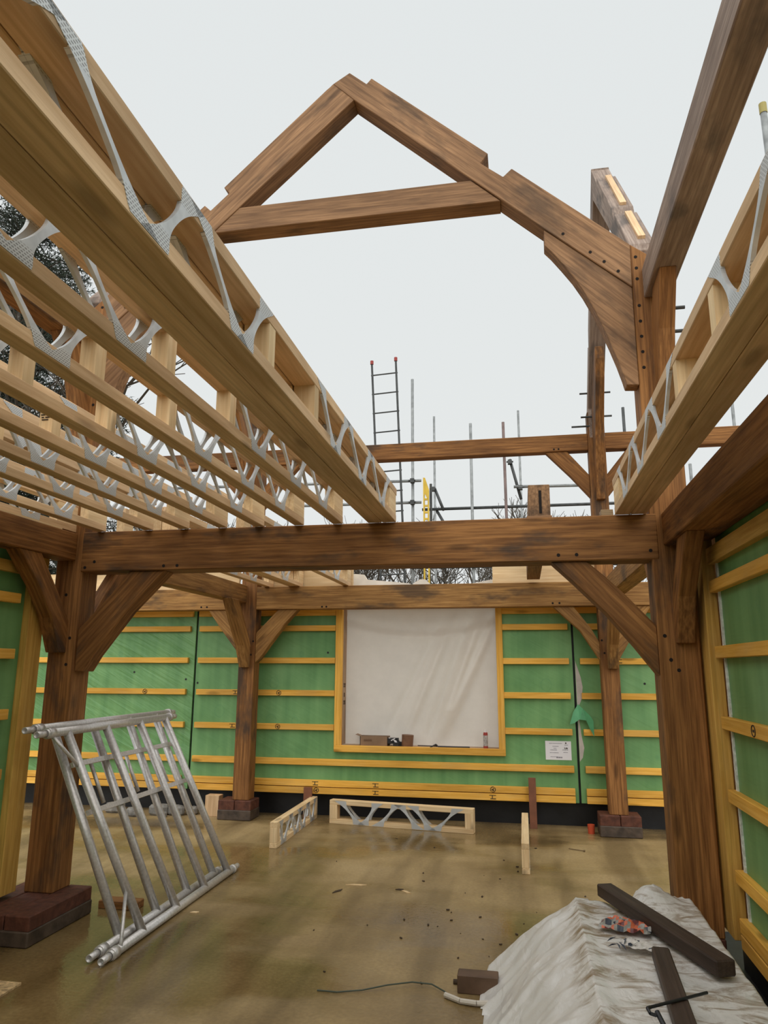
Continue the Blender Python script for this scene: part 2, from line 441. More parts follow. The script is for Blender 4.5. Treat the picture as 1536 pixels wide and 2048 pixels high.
batten_row(wb, 0.957, [(-6.6, -3.91), (-3.775, -2.105), (-.215, .485), (.60, 4.2)])
batten_row(wb, 0.585, [(-6.6, -3.91), (-3.78, .485), (.60, 4.2)], h=.068)
batten_row(wb, 0.362, [(-6.6, -3.91), (-3.78, .485), (.60, 4.2)], h=.068)
batten_row(wb, 0.286, [(-6.6, -3.91), (-3.78, .485), (.60, 4.2)], h=.068)
# saw-mill stamps on the battens
def stamp_ring(wall, x, z, r=.026):
    m = MB(); n = 22
    for k in range(n):
        if k % 11 == 3: continue
        a, b = 2*math.pi*k/n, 2*math.pi*(k+1)/n
        m.tube((x+r*math.cos(a), BF-.001, z+r*math.sin(a)), (x+r*math.cos(b), BF-.001, z+r*math.sin(b)), .0035, 5)
    m.box(x-.014, x+.006, BF-.002, BF+.002, z-.006, z+.004); m.box(x-.004, x+.012, BF-.002, BF+.002, z-.014, z-.006)
    m.box(x+.002, x+.014, BF-.002, BF+.002, z+.004, z+.012)
    build('batten_stamp', m, BLACKINK, wall)
def stamp_bar(wall, x, z):
    m = MB(); m.box(x-.04, x+.03, BF-.002, BF+.002, z+.014, z+.02).box(x-.012, x-.004, BF-.002, BF+.002, z-.012, z+.014).box(x-.03, x+.03, BF-.002, BF+.002, z-.02, z-.013)
    build('batten_stamp', m, BLACKINK, wall)
for x, z in ((-4.42, 1.328), (-2.76, 1.328), (-2.76, .957), (-2.29, .292), (-.36, .362)): stamp_ring(wb, x, z)
for x, z in ((-3.28, 1.328), (-3.30, .957), (-2.3, .362), (-1.62, .362), (-1.62, .286), (-.36, .286), (1.0, 1.69)): stamp_bar(wb, x, z)
# exposed pale tape beside the right-hand joint
m = MB(); pts = [(.548, 1.70), (.60, 1.52), (.615, 1.42), (.60, 1.30), (.565, 1.22), (.557, 1.15), (.575, .95), (.585, .88), (.60, .80), (.58, .70), (.548, .66)]
m.prism(pts, 'XZ', MF-.004, MF+.001); build('joint_tape', m, plain('pale_joint_tape', (.52, .47, .42), .5, var=.15), wb)
m = MB()
for x, z in ((-3.93, 1.47), (-3.78, 1.43), (-4.6, 1.55), (-2.2, 1.78), (1.25, 1.46)):
    m.tube((x, MF-.004, z), (x, MF+.002, z), .012, 10)
build('membrane_fixing', m, DPM, wb)

# window opening: frame pieces round it, raw reveal behind, plastic sheet hung across
w1 = struct(empty('window_1', (-1.15, 8.2, .70)))
box('window_frame', BATT, -2.10, -2.02, BF-.006, MF, .77, 2.27, w1, bevel=.003)
box('window_frame', BATT, -.285, -.215, BF-.006, MF, .77, 2.27, w1, bevel=.003)
box('window_frame', BATT, -2.10, -.215, BF-.006, MF, .70, .77, w1, bevel=.003)
box('window_reveal', JAMB, -2.055, -2.02, MF, 8.37, .77, 2.3, w1)
box('window_reveal', JAMB, -.285, -.25, MF, 8.37, .77, 2.3, w1)
box('window_sill', JAMB, -2.02, -.285, MF, 8.40, .725, .765, w1)
for k, (zz, hh) in enumerate(((1.415, .03), (1.31, .026), (1.225, .036))):
    m = MB(); xx = -2.0185
    y0 = 8.25
    # handwritten digits on the left reveal: 2 2, 8, 2 8
    def stroke(pts): m.path([(xx, p[0], p[1]) for p in pts], .0035, 5)
    def two(y, z): stroke([(y-.012, z+.012), (y, z+.022), (y+.012, z+.012), (y-.012, z-.018), (y+.014, z-.018)])
    def eight(y, z):
        for c in (.011, -.011): stroke([(y+.010*math.cos(t), z+c+.011*math.sin(t)) for t in [i*math.pi/4 for i in range(9)]])
    if k == 0: two(y0, zz); two(y0+.05, zz)
    if k == 1: eight(y0+.02, zz)
    if k == 2: two(y0, zz); eight(y0+.05, zz)
    build('jamb_mark', m, BLACKINK, w1)

# plastic sheet with drape folds
def grid_sheet(name, nx, nz, fn, mat, parent=None, origin=None, floor_cut=None):
    m = MB()
    for j in range(nz+1):
        for i in range(nx+1): m.v.append(Vector(fn(i/nx, j/nz)))
    for j in range(nz):
        for i in range(nx):
            a = j*(nx+1)+i; q = [a, a+1, a+nx+2, a+nx+1]
            if floor_cut is not None and max(m.v[k].z for k in q) <= floor_cut: continue
            m.f.append(q)
    return build(name, m, mat, parent, smooth=True, origin=origin)
def sheet_fn(u, v):
    x = -2.017 + 1.73*u; z = .77 + 1.53*v
    y = 8.35
    y += .022*math.exp(-((u-.5)**2)/.10)*math.sin(math.pi*min(1, v*1.1))*-0.8
    # sag fold under the top edge
    sag = .86 - .09*(1-((u-.5)/.5)**2)
    y += -.03*math.exp(-((v-sag)/.030)**2)*max(0, 1-abs(u-.55)*1.6) + .012*math.exp(-((v-sag-.06)/.04)**2)
    # long diagonal folds to the lower right
    for (a, b, w, h) in ((.88, .45, .035, -.030), (.97, .55, .030, -.022), (.80, .42, .030, .018), (.70, .50, .028, -.016), (.62, .6, .03, .012)):
        d = (u - (a - b*(.85-v)*.75))
        y += 3.6*h*math.exp(-(d/w)**2)*max(0, min(1, (0.97-v)*3))*max(0, min(1, v*4))
    y += -.006*math.exp(-((u-.54)/.006)**2)
    y += .012*mnoise.noise(Vector((u*4, v*3, 1.3))) + .005*mnoise.noise(Vector((u*14, v*11, 4.1)))
    for (a, c, w, h) in ((.2, .07, .05, .02), (.36, .09, .06, .022)):
        y += h*math.exp(-((u-a)/w)**2-((v-c)/.07)**2)
    return (x, max(8.22, min(y, 8.398)), z)
o = grid_sheet('plastic_sheet', 110, 100, sheet_fn, SHEET)
tag(o, 'translucent white plastic sheet hung across the square window opening in the back wall', 'sheet')

# right wall
wr = struct(empty('wall_right', (1.12, 2, 0)))
build('membrane', MB().box(1.115, 1.145, -3.5, 4.40, .18, 2.72), GREEN, wr)
box('wall_core', PINE, 1.15, 1.30, -3.5, 4.68, .18, 2.72, wr, grain=(0, 0, 1))
for zc in (2.07, 1.70, 1.317, .934, .53, .293, .214): batten_row(wr, zc, [(-3.5, 4.445)], axis='R', h=.066 if zc > .4 else .070)
box('top_batten', STUD, 1.07, 1.115, -3.5, 4.445, 2.20, 2.29, wr)
box('end_stud', STUD, 1.045, 1.115, 4.47, 4.70, .21, 2.6, wr, bevel=.003)
build('damp_proof_upstand', MB().box(1.13, 1.18, -3.5, 4.68, 0, .2), DPM, wr)
struct(build('trim_2', MB().box(.95, 1.128, -3.5, 4.56, .001, .006).box(1.05, 1.55, 4.56, 5.28, .001, .006), DPM))
m = MB()
zz = .30
while zz < 2.25:
    w = .012+.007*mnoise.noise(Vector((0, 0, zz*9)))
    m.box(1.105, 1.117, 4.395-w, 4.405+w*.4, zz, zz+.03); zz += .0295
build('foam_bead', m, FOAM, wr)
m = MB(); yy, zq = 3.86, 1.318
for k in range(20):
    a, b = 2*math.pi*k/20, 2*math.pi*(k+1)/20
    m.tube((1.069, yy+.03*math.cos(a), zq+.026*math.sin(a)), (1.069, yy+.03*math.cos(b), zq+.026*math.sin(b)), .003, 5)
m.box(1.068, 1.071, yy-.012, yy+.014, zq-.006, zq+.006)
build('batten_stamp', m, BLACKINK, wr)
# left wall
wl = struct(empty('wall_left', (-3.3, 2, 0)))
build('membrane', MB().box(-3.325, -3.295, -3.5, 4.36, .2, 2.62), GREEN, wl)
box('wall_core', PINE, -3.48, -3.33, -3.5, 4.53, .2, 2.62, wl, grain=(0, 0, 1))
for zc in (2.045, 1.685, 1.305, .94, .57, .35, .27): batten_row(wl, zc, [(-3.5, 4.27)], axis='L')
box('top_batten', STUD, -3.295, -3.25, -3.5, 4.27, 2.21, 2.28, wl)
box('end_stud', STUD, -3.30, -3.245, 4.36, 4.515, .2, 2.5, wl, bevel=.003)
build('damp_proof_upstand', MB().box(-3.46, -3.41, -3.5, 4.53, 0, .21), DPM, wl)

wf = struct(box('wall_front_light_blocker', GREEN, -3.48, 1.30, -3.7, -3.5, 0, 2.6, grain=(1, 0, 0)))  # unseen wall added behind the camera to bring the interior light down

# ------------------------------------------------------------------ plinths
def plinth(x0, x1, y0, y1, h, label):
    t = empty('brick_plinth', ((x0+x1)/2, (y0+y1)/2, 0)); tag(t, label, 'plinth')
    box('block_base', MORTAR, x0, x1, y0, y1, 0, h*.52, t, bevel=.008)
    n = max(2, int(round((x1-x0)/.2)))
    for k in range(n):
        w = (x1-x0)/n
        box('brick', BRICK, x0+k*w+.003, x0+(k+1)*w-.003, y0+.006, y1-.01, h*.5, h, t, bevel=.006)
plinth(-3.40, -2.89, 4.17, 4.83, .17, 'broad dark brick plinth under the left front post')
plinth(-3.31, -2.93, 7.85, 8.13, .20, 'red brick plinth under the left back post')
plinth(.685, 1.085, 7.85, 8.13, .20, 'brown brick plinth under the right back post')
plinth(.76, 1.035, 4.59, 4.86, .17, 'dark brick plinth under the right front post behind the sheeted pile')

# ------------------------------------------------------------------ oak posts
def post(x0, x1, y0, y1, z0, z1, label, mat, holes=None, top=None):
    t = empty('oak_post', ((x0+x1)/2, (y0+y1)/2, z0)); tag(t, label, 'post')
    if top: prism('shaft', mat, [(x0, z0), (x1, z0)] + top, 'XZ', y0, y1, (0, 0, 1), t, .006)
    else: box('shaft', mat, x0, x1, y0, y1, z0, z1, t, bevel=.006)
    if holes: pegs([c for c in bpy.data.objects if c.parent == t][0], 'peg_hole', holes, 'XZ', y0)
    return t
post(.795, 1.03, 4.6, 4.82, .17, 4.4, 'tall thick oak post on the right carrying the front roof truss', OAKF,
     [(.834, z) for z in (4.303, 4.221, 4.142, 3.948, 3.837, 3.729, 3.621, 3.512)] + [(.835, 1.80), (.86, 1.66), (.90, 1.60)], [(1.03, 4.22), (.80, 4.405)])
post(-3.25, -3.045, 4.6, 4.80, .17, 4.4, 'tall thick oak post on the left behind the leaning aluminium frames', OAKF,
     [(-3.08, z) for z in (4.303, 4.142, 3.948, 3.837, 3.621, 3.512)] + [(-3.09, 1.80), (-3.10, 1.62), (-3.15, 2.1)], [(-3.045, 4.405), (-3.25, 4.22)])
post(-3.165, -2.98, 7.9, 8.08, .20, 4.4, 'slimmer oak post left of the window in the back frame', OAKF, [(-3.0, 1.9), (-3.02, 1.75)])
post(.79, .97, 7.9, 8.08, .20, 4.4, 'slimmer oak post right of the window in the back frame', OAKF, [(.81, 1.9), (.83, 1.77)])

# ------------------------------------------------------------------ oak beams
def beam(name, mat, x0, x1, y0, y1, z0, z1, label, holes=None, grain=None):
    t = empty(name, ((x0+x1)/2, (y0+y1)/2, z0)); tag(t, label, 'beam')
    box('timber', mat, x0, x1, y0, y1, z0, z1, t, bevel=.006, grain=grain)
    if holes: pegs([c for c in bpy.data.objects if c.parent == t][0], 'peg_hole', holes, 'XZ', y0)
    return t
beam('oak_tie_beam', OAKF, -3.055, .838, 4.594, 4.80, 2.262, 2.5445, 'wide oak tie beam spanning between the two front posts under the joist ends',
     [(.79, 2.315), (-2.95, 2.33), (-3.02, 2.29), (-2.42, 2.29), (-2.32, 2.29), (.24, 2.30), (.35, 2.30)])
beam('oak_tie_beam', OAKB, -2.98, .79, 7.895, 8.07, 2.257, 2.515, 'oak beam along the top of the back wall over the sheeted window',
     [(-2.2, 2.28), (-2.15, 2.28), (.33, 2.29), (.4, 2.29)])
beam('oak_tie_beam', OAKB, -6.4, -3.165, 7.895, 8.07, 2.257, 2.50, 'oak beam continuing leftwards from the left back post', [(-3.65, 2.29), (-3.58, 2.29)])
beam('oak_tie_beam', OAKB, .97, 4.0, 7.895, 8.07, 2.257, 2.50, 'oak beam continuing rightwards from the right back post')
beam('oak_wall_plate', OAKF, .868, 1.112, -2.5, 4.6, 2.345, 2.545, 'oak wall plate running from the right front post overhead towards the viewer')
beam('oak_wall_plate', OAKF, -3.25, -3.10, -2.5, 4.6, 2.342, 2.535, 'oak wall plate running from the left front post towards the viewer above the left wall')
beam('oak_wall_plate', OAKB, -3.25, -3.10, 4.80, 7.9, 2.335, 2.535, 'oak wall plate joining the left front post to the left back post')
beam('oak_wall_plate', OAKB, .87, 1.03, 4.82, 7.9, 2.345, 2.535, 'oak wall plate joining the right front post to the right back post')
beam('oak_upper_plate', OAKW, .868, 1.035, -1.0, 4.6, 4.0, 4.21, 'high weathered oak beam rising to the top right from the right post head')
beam('oak_upper_plate', OAKF, -3.25, -3.08, -1.0, 4.6, 3.93, 4.14, 'high oak beam from the left post head seen through the joists at the far left')
beam('oak_upper_plate', OAKF, -2.98, .79, 7.94, 8.07, 3.975, 4.165, 'long upper oak beam of the back frame crossing in front of the scaffold poles', [(.42, 4.0), (.47, 4.0)])
beam('oak_upper_plate', OAKF, .97, 3.2, 7.94, 8.07, 3.975, 4.165, 'upper oak beam of the back frame right of the right back post')
beam('oak_upper_plate', OAKF, -6.2, -3.165, 7.94, 8.07, 3.975, 4.165, 'upper oak beam of the back frame left of the left back post')

# ------------------------------------------------------------------ oak braces
def brace(mat, pts, plane, a, b, grain, label, holes=None, face=None):
    cx = sum(p[0] for p in pts)/len(pts); cz = min(p[1] for p in pts)
    loc = (cx, (a+b)/2, cz) if plane == 'XZ' else ((a+b)/2, cx, cz)
    t = empty('oak_brace', loc); tag(t, label, 'brace')
    prism('timber', mat, pts, plane, a, b, grain, t, .005)
    if holes: pegs(t, 'peg_head', holes, plane, face, r=.014, mat=OAKF, depth=.02)
    return t
brace(OAKF, [(.194, 2.262), (.326, 2.132), (.513, 1.938), (.675, 1.733), (.797, 1.566), (.797, 1.86), (.711, 1.958), (.621, 2.059), (.503, 2.176), (.41, 2.262)], 'XZ', 4.62, 4.76,
      (-1, 0, 1.1), 'curved oak brace from the right front post up to the tie beam')
brace(OAKF, [(-3.045, 1.573), (-2.983, 1.573), (-2.921, 1.678), (-2.691, 1.982), (-2.51, 2.167), (-2.42, 2.262), (-2.69, 2.262), (-2.813, 2.105), (-2.95, 1.96), (-3.045, 1.86)], 'XZ', 4.62, 4.76,
      (1, 0, 1.1), 'curved oak brace from the left front post up to the tie beam')
brace(OAKF, [(4.6, 1.70), (4.53, 1.70), (4.42, 1.93), (4.26, 2.12), (4.02, 2.342), (4.24, 2.342), (4.45, 2.11), (4.6, 1.92)], 'YZ', -3.22, -3.11, (0, -1, 1.1),
      'oak brace from the left front post towards the viewer under the left wall plate')
brace(OAKF, [(4.6, 1.755), (4.55, 1.755), (4.44, 2.02), (4.30, 2.16), (4.10, 2.345), (4.34, 2.345), (4.47, 2.2), (4.6, 2.03)], 'YZ', .895, .995, (0, -1, 1.1),
      'pale edged oak brace from right front post to the right wall plate, facing viewer')
brace(OAKF, [(4.80, 1.60), (4.87, 1.60), (5.02, 1.85), (5.22, 2.10), (5.42, 2.335), (5.16, 2.335), (4.98, 2.12), (4.80, 1.9)], 'YZ', -3.19, -3.09, (0, 1, 1.1),
      'oak brace running back from the left front post behind the nearer curved brace')
brace(OAKF, [(4.82, 1.60), (4.89, 1.60), (5.04, 1.85), (5.24, 2.10), (5.44, 2.345), (5.18, 2.345), (5.0, 2.12), (4.82, 1.9)], 'YZ', .88, .98, (0, 1, 1.1),
      'oak brace running back from the right front post under the rear plate')
brace(OAKB, [(-3.57, 2.257), (-3.37, 2.257), (-3.165, 2.03), (-3.165, 1.75), (-3.21, 1.80), (-3.399, 2.03)], 'XZ', 7.92, 8.03, (-1, 0, 1), 'oak brace leaning left from the left back post')
brace(OAKB, [(-2.98, 1.66), (-2.93, 1.70), (-2.816, 1.859), (-2.646, 2.083), (-2.491, 2.257), (-2.72, 2.257), (-2.98, 1.99)], 'XZ', 7.92, 8.03, (1, 0, 1), 'rough sawn oak brace leaning right from the left back post')
brace(OAKB, [(.328, 2.257), (.54, 2.257), (.704, 2.035), (.79, 1.88), (.79, 1.69), (.6, 2.0)], 'XZ', 7.92, 8.03, (-1, 0, 1), 'oak brace leaning left from the right back post')
brace(OAKB, [(.97, 1.69), (1.01, 1.76), (1.13, 1.96), (1.33, 2.257), (1.12, 2.257), (.97, 2.02)], 'XZ', 7.92, 8.03, (1, 0, 1), 'oak brace leaning right from the right back post')
brace(OAKB, [(7.9, 1.61), (7.84, 1.61), (7.70, 1.85), (7.45, 2.12), (7.28, 2.335), (7.5, 2.335), (7.72, 2.1), (7.9, 1.86)], 'YZ', -3.135, -3.03, (0, -1, 1), 'oak brace facing the viewer on the left back post')
brace(OAKB, [(7.9, 1.61), (7.84, 1.61), (7.70, 1.85), (7.45, 2.12), (7.28, 2.345), (7.5, 2.345), (7.72, 2.1), (7.9, 1.86)], 'YZ', .855, .955, (0, -1, 1), 'oak brace facing the viewer on the right back post')
brace(OAKF, [(.325, 3.975), (.56, 3.975), (.79, 3.69), (.79, 3.44), (.70, 3.55), (.586, 3.69)], 'XZ', 7.96, 8.05, (-1, 0, 1), 'upper oak brace left of the right back post beneath the upper beam')
brace(OAKF, [(1.43, 3.975), (1.20, 3.975), (.97, 3.69), (.97, 3.44), (1.06, 3.55), (1.174, 3.69)], 'XZ', 7.96, 8.05, (1, 0, 1), 'upper oak brace right of the right back post beneath the upper beam')
brace(OAKF, [(-3.63, 3.975), (-3.40, 3.975), (-3.165, 3.69), (-3.165, 3.44), (-3.26, 3.55), (-3.374, 3.69)], 'XZ', 7.96, 8.05, (-1, 0, 1), 'upper oak brace left of the left back post')
brace(OAKF, [(-2.52, 3.975), (-2.75, 3.975), (-2.98, 3.69), (-2.98, 3.44), (-2.89, 3.55), (-2.776, 3.69)], 'XZ', 7.96, 8.05, (1, 0, 1), 'upper oak brace right of the left back post')
t = brace(OAKF, [(4.6, 3.05), (4.54, 3.05), (4.50, 3.4), (4.40, 3.68), (4.22, 4.0), (4.47, 4.0), (4.6, 3.8)], 'YZ', .90, 1.0, (0, -1, 2),
      'curved oak brace high on the right front post below the weathered upper beam')
for z in (3.86, 3.70):
    build('peg', MB().tube((.99, 4.5, z), (1.09, 4.5, z), .012, 8), SCAFD, t)
brace(OAKF, [(4.6, 3.05), (4.54, 3.05), (4.50, 3.4), (4.40, 3.68), (4.20, 3.93), (4.45, 3.93), (4.6, 3.8)], 'YZ', -3.21, -3.11, (0, -1, 2), 'oak brace high on the left front post seen between the joists')

# ------------------------------------------------------------------ front roof truss
FT = 4.585
tr = empty('roof_truss', (-1.12, 4.68, 3.39)); tag(tr, 'large oak roof truss with collar standing on the two front posts against the sky', 'truss')
# right rafter, notched for the purlins, lapped over the left one at the apex
rr = prism('rafter', OAK, [(-1.155, 6.085), (-1.02, 5.962), (-.982, 6.006), (-.120, 5.222), (-.175, 5.150), (-.02, 5.020), (.042, 5.078), (.801, 4.392), (.797, 4.082),
       (.236, 4.586), (-1.117, 5.838), (-1.285, 6.005)], 'XZ', FT, FT+.16, (1, 0, -.92), tr)
rl_ = prism('rafter', OAK, [(-1.26, 5.985), (-1.117, 5.838), (-2.48, 4.586), (-3.041, 4.082), (-3.045, 4.392), (-2.285, 5.078), (-2.235, 5.028), (-2.09, 5.162), (-2.135, 5.215), (-1.335, 5.965), (-1.31, 5.985), (-1.285, 6.01)], 'XZ', FT+.004, FT+.156, (1, 0, .92), tr)
prism('collar_beam', OAK, [(-2.00, 5.028), (-.250, 5.028), (-.042, 4.836), (-2.205, 4.836)], 'XZ', FT+.01, FT+.165, (1, 0, 0), tr)
kn = [(.246, 4.575), (.797, 4.080), (.797, 3.394), (.722, 3.399), (.708, 3.46), (.68, 3.563), (.64, 3.69), (.591, 3.831), (.545, 3.955), (.487, 4.085), (.425, 4.20), (.355, 4.307), (.29, 4.40), (.245, 4.455)]
k1 = prism('knee_bracket', OAK, kn, 'XZ', FT+.012, FT+.125, (1, 0, -1.0), tr)
prism('knee_bracket', OAK, [(-2.25-x, z) for x, z in kn], 'XZ', FT+.012, FT+.125, (1, 0, 1.0), tr)
pegs(rr, 'peg_hole', [(.371, 4.520), (.543, 4.362), (.629, 4.282), (.715, 4.202)], 'XZ', FT)
pegs(rl_, 'peg_hole', [(-2.25-x, z) for x, z in [(.371, 4.520), (.543, 4.362), (.629, 4.282), (.715, 4.202)]], 'XZ', FT)

# side trusses over the rear bay (in the plane of the side posts)
def side_truss(x0, x1, label, knees=True):
    t = empty('roof_truss', ((x0+x1)/2, 6.35, 3.4)); tag(t, label, 'truss')
    top = lambda y: 4.413 + 1.117*(y-4.627)
    near = [(4.62, 4.36), (4.63, top(4.63)), (5.16, top(5.16)), (5.205, top(5.16)-.055), (5.235, top(5.235)-.075), (5.285, top(5.285)), (6.0, top(6.0)), (6.03, top(6.0)-.02),
            (6.36, 6.30), (6.36, 5.98), (5.35, 4.965), (4.82, 4.43), (4.80, 4.1)]
    prism('rafter', OAKW, near, 'YZ', x0, x1, (0, 1, 1.1), t)
    far = [(12.70-y, z) for y, z in near]
    prism('rafter', OAKW, far, 'YZ', x0, x1, (0, -1, 1.1), t)
    xm = x0+.072
    for a, b in ((4.70, 5.14), (5.32, 5.98)):
        for s in (0, 1):
            f = lambda y: 12.70-y if s else y
            prism('spline_batten', PINE, [(f(a), top(a)), (f(b), top(b)), (f(b)-(-.016 if s else .016), top(b)+.016), (f(a)-(-.016 if s else .016), top(a)+.016)], 'YZ', xm, xm+.048, (0, 1, 1.1), t, .0)
    kk = [(0, 3.39), (.07, 3.39), (.09, 3.47), (.115, 3.57), (.2, 3.84), (.305, 4.09), (.435, 4.315), (.60, 4.56), (.68, 4.74), (.70, 4.86), (.55, 4.86), (0, 4.35)]
    prism('knee_bracket', OAKF, [(7.9-a, z) for a, z in kk], 'YZ', x0+.035, x1-.04, (0, -1, 1.3), t)
    if knees: prism('knee_bracket', OAKF, [(4.82+a, z) for a, z in kk], 'YZ', x0+.035, x1-.04, (0, 1, 1.3), t)
    return t
st = side_truss(.805, .97, 'weathered oak truss seen end on behind the right front post head')
for z in (4.60, 4.325):
    build('long_peg', MB().tube((.72, 7.85, z), (1.05, 7.85, z), .011, 8), SCAFD, st)
build('long_peg', MB().tube((.62, 7.9, 4.235), (.82, 7.9, 4.235), .011, 8), SCAFD, st)
side_truss(-3.22, -3.05, 'oak truss above the left posts seen only through the open web joists')

# ------------------------------------------------------------------ open web joists
JH = .23
def web_leg(mb, yb, s, dy, x0, x1, H):
    n = 20; L = []; R_ = []
    for k in range(n+1):
        t = k/n; z = .006 + (H-.012)*t
        c = yb + s*(.022 + (dy-.044)*t)
        h = .0115 + .052*math.exp(-(t/.20)**1.5) + .052*math.exp(-((1-t)/.20)**1.5)
        L.append((c-h, z)); R_.append((c+h, z))
    mb.prism(L + R_[::-1], 'YZ', x0, x1)
def make_joist(name, w, y0, y1, Vs, struts, blocks, z_top_ext=0.0):
    t = empty(name, (0, 0, 0))
    box('bottom_chord', PINE, 0, w, y0, y1-.02, 0, .047, t, bevel=.0025)
    box('top_chord', PINE, 0, w, y0, y1+z_top_ext, JH-.047, JH, t, bevel=.0025)
    for (yb, ya, yc) in Vs:
        for (xa, xb) in ((-.0015, .011), (w-.011, w+.0015)):
            m = MB()
            if ya is not None: web_leg(m, yb, -1, yb-ya, xa, xb, JH)
            if yc is not None: web_leg(m, yb, 1, yc-yb, xa, xb, JH)
            build('metal_web', m, WEB, t, origin=(0, 0, 0))
    for y in struts: box('strut', PINEP, .002, w-.002, y-.03, y+.03, .047, JH-.047, t, grain=(0, 0, 1))
    for a, b in blocks: box('end_block', PINEP, .002, w-.002, a, b, .047, JH-.047, t, grain=(0, 1, 0))
    return t
FV = [(-.48, -.75, -.18), (.10, -.18, .38), (.665, .38, .947), (1.33, .947, 1.547), (1.887, 1.547, 2.10), (3.0, 2.727, 3.235), (3.563, 3.235, 3.78), (4.10, 3.78, 4.335)]
jS = make_joist('web_joist', .067, -.9, 4.62, FV, [2.145, 2.69], [(4.375, 4.60), (-.9, -.78)])
jD = make_joist('web_joist', .0925, -.9, 4.62, FV, [2.145, 2.69], [(4.375, 4.60), (-.9, -.78)])
BV = [(4.72+.55*k+.45, 4.72+.55*k+.18, 4.72+.55*k+.73) for k in range(5)]
jB = make_joist('web_joist', .067, 4.74, 8.04, BV, [], [(4.74, 4.86), (7.86, 8.03)])
G1, G2, G3 = 'open web joists over the front bay left of the stair opening', 'paired joists on the right', 'open web joists over the rear bay'
def put(proto, x, z, label, group, first=[None]):
    used = proto.get('used', 0)
    o = proto if not used else copy_tree(proto)
    proto['used'] = 1
    if 'used' in o and o is not proto: del o['used']
    o.location = (x, 0, z)
    tag(o, label, 'joist', group)
    return o
put(jD, -.8825, 2.545, 'right half of the big doubled web joist overhead bordering the open sky', G1)
put(jD, -.9785, 2.545, 'left half of the big doubled web joist, its underside separated by a dark seam', G1)
JOISTS = []
ords = ['first', 'second', 'third', 'fourth', 'fifth', 'sixth', 'seventh', 'eighth']
for k, xr in enumerate((-1.151, -1.42, -1.702, -1.967, -2.248, -2.519, -2.883)):
    JOISTS.append(put(jS, xr-.067, 2.545, '%s single open web joist counting left from the doubled joist' % ords[k], G1))
put(jS, -3.185, 2.545, 'leftmost open web joist lying along the left wall plate', G1)
put(jD, .594, 2.545, 'left half of the doubled web joist beside the right front post', G2)
put(jD, .6895, 2.545, 'right half of the doubled web joist beside the right front post', G2)
for xr, lab in ((-2.825, 'rear bay web joist nearest the left back post'), (-2.535, 'left one of two touching web joists in the rear bay'), (-2.466, 'right one of two touching web joists in the rear bay'),
                (-1.90, 'rear bay web joist ending left of the sheeted window')):
    put(jB, xr-.067, 2.515, lab, G3)
for p in (jS, jD, jB):
    if 'used' in p: del p['used']
# stamped CE mark on a strut of the fourth single joist
m = MB(); sy = 2.6585
def arc(cx, cz, r, a0, a1):
    m.path([(cx+r*math.cos(a0+(a1-a0)*k/8), sy, cz+r*math.sin(a0+(a1-a0)*k/8)) for k in range(9)], .0018, 5)
arc(-2.018, 2.697, .010, .9, 5.4); arc(-1.996, 2.697, .010, .9, 5.4); m.box(-2.004, -1.990, sy-.001, sy+.001, 2.6955, 2.6985)
for x0, x1, z in ((-2.026, -2.006, 2.672), (-2.0, -1.978, 2.672), (-2.022, -2.012, 2.66), (-2.004, -1.982, 2.66), (-2.02, -1.99, 2.649)):
    m.box(x0, x1, sy-.001, sy+.001, z, z+.005)
build('grade_stamp', m, BLACKINK, JOISTS[3])

# solid trimmer in the rear bay with a slot cut in its end
t = empty('trimmer_joist', (.14, 6.3, 2.54)); tag(t, 'solid timber trimmer with a slotted end standing on the tie beam right of centre', 'joist')
box('timber', OAK, .07, .207, 4.66, 7.9, 2.545, 2.775, t, bevel=.004)
box('foot', OAK, .055, .215, 4.645, 4.80, 2.5445, 2.567, t, bevel=.003)
box('slot', PEG, .136, .153, 4.656, 4.67, 2.585, 2.735, t)
# rim boards standing on the back beam
t = box('rim_board', PINEP, -3.0, -1.885, 8.045, 8.09, 2.515, 2.745); tag(t, 'pale rim board on the back beam at the ends of the rear joists', 'board')
t = box('rim_board', PINEP, -.30, .80, 8.045, 8.09, 2.515, 2.74); tag(t, 'pale rim board on the back beam right of the sheeted window', 'board')
t = box('rim_board', PINEP, -6.0, -3.26, 8.045, 8.09, 2.50, 2.73); tag(t, 'pale rim board on the back beam left of the left back post', 'board')
t = box('packing_timber', PINEP, -3.245, -3.105, .2, 4.42, 2.535, 2.546); tag(t, 'thin pale packing strip lying on the left wall plate', 'timber')
t = box('timber_upright', PINEP, 1.76, 1.88, 7.92, 8.04, 2.50, 3.52, grain=(0, 0, 1)); tag(t, 'pale timber upright glimpsed in the gap beside the right wall plate', 'timber')
# shims on the tie beam
for k in range(4):
    o = box('plastic_shim', plain('tan_shim', (.42, .30, .17), .5) if k == 0 else bpy.data.materials['tan_shim'], .515, .588, 4.61+.004*k, 4.72, 2.545+.011*k, 2.5535+.011*k)
    tag(o, ['lowest', 'second lowest', 'second highest', 'highest'][k] + ' brown packer of the stack on the tie beam beside right joists', 'packer', 'packers on the tie beam')

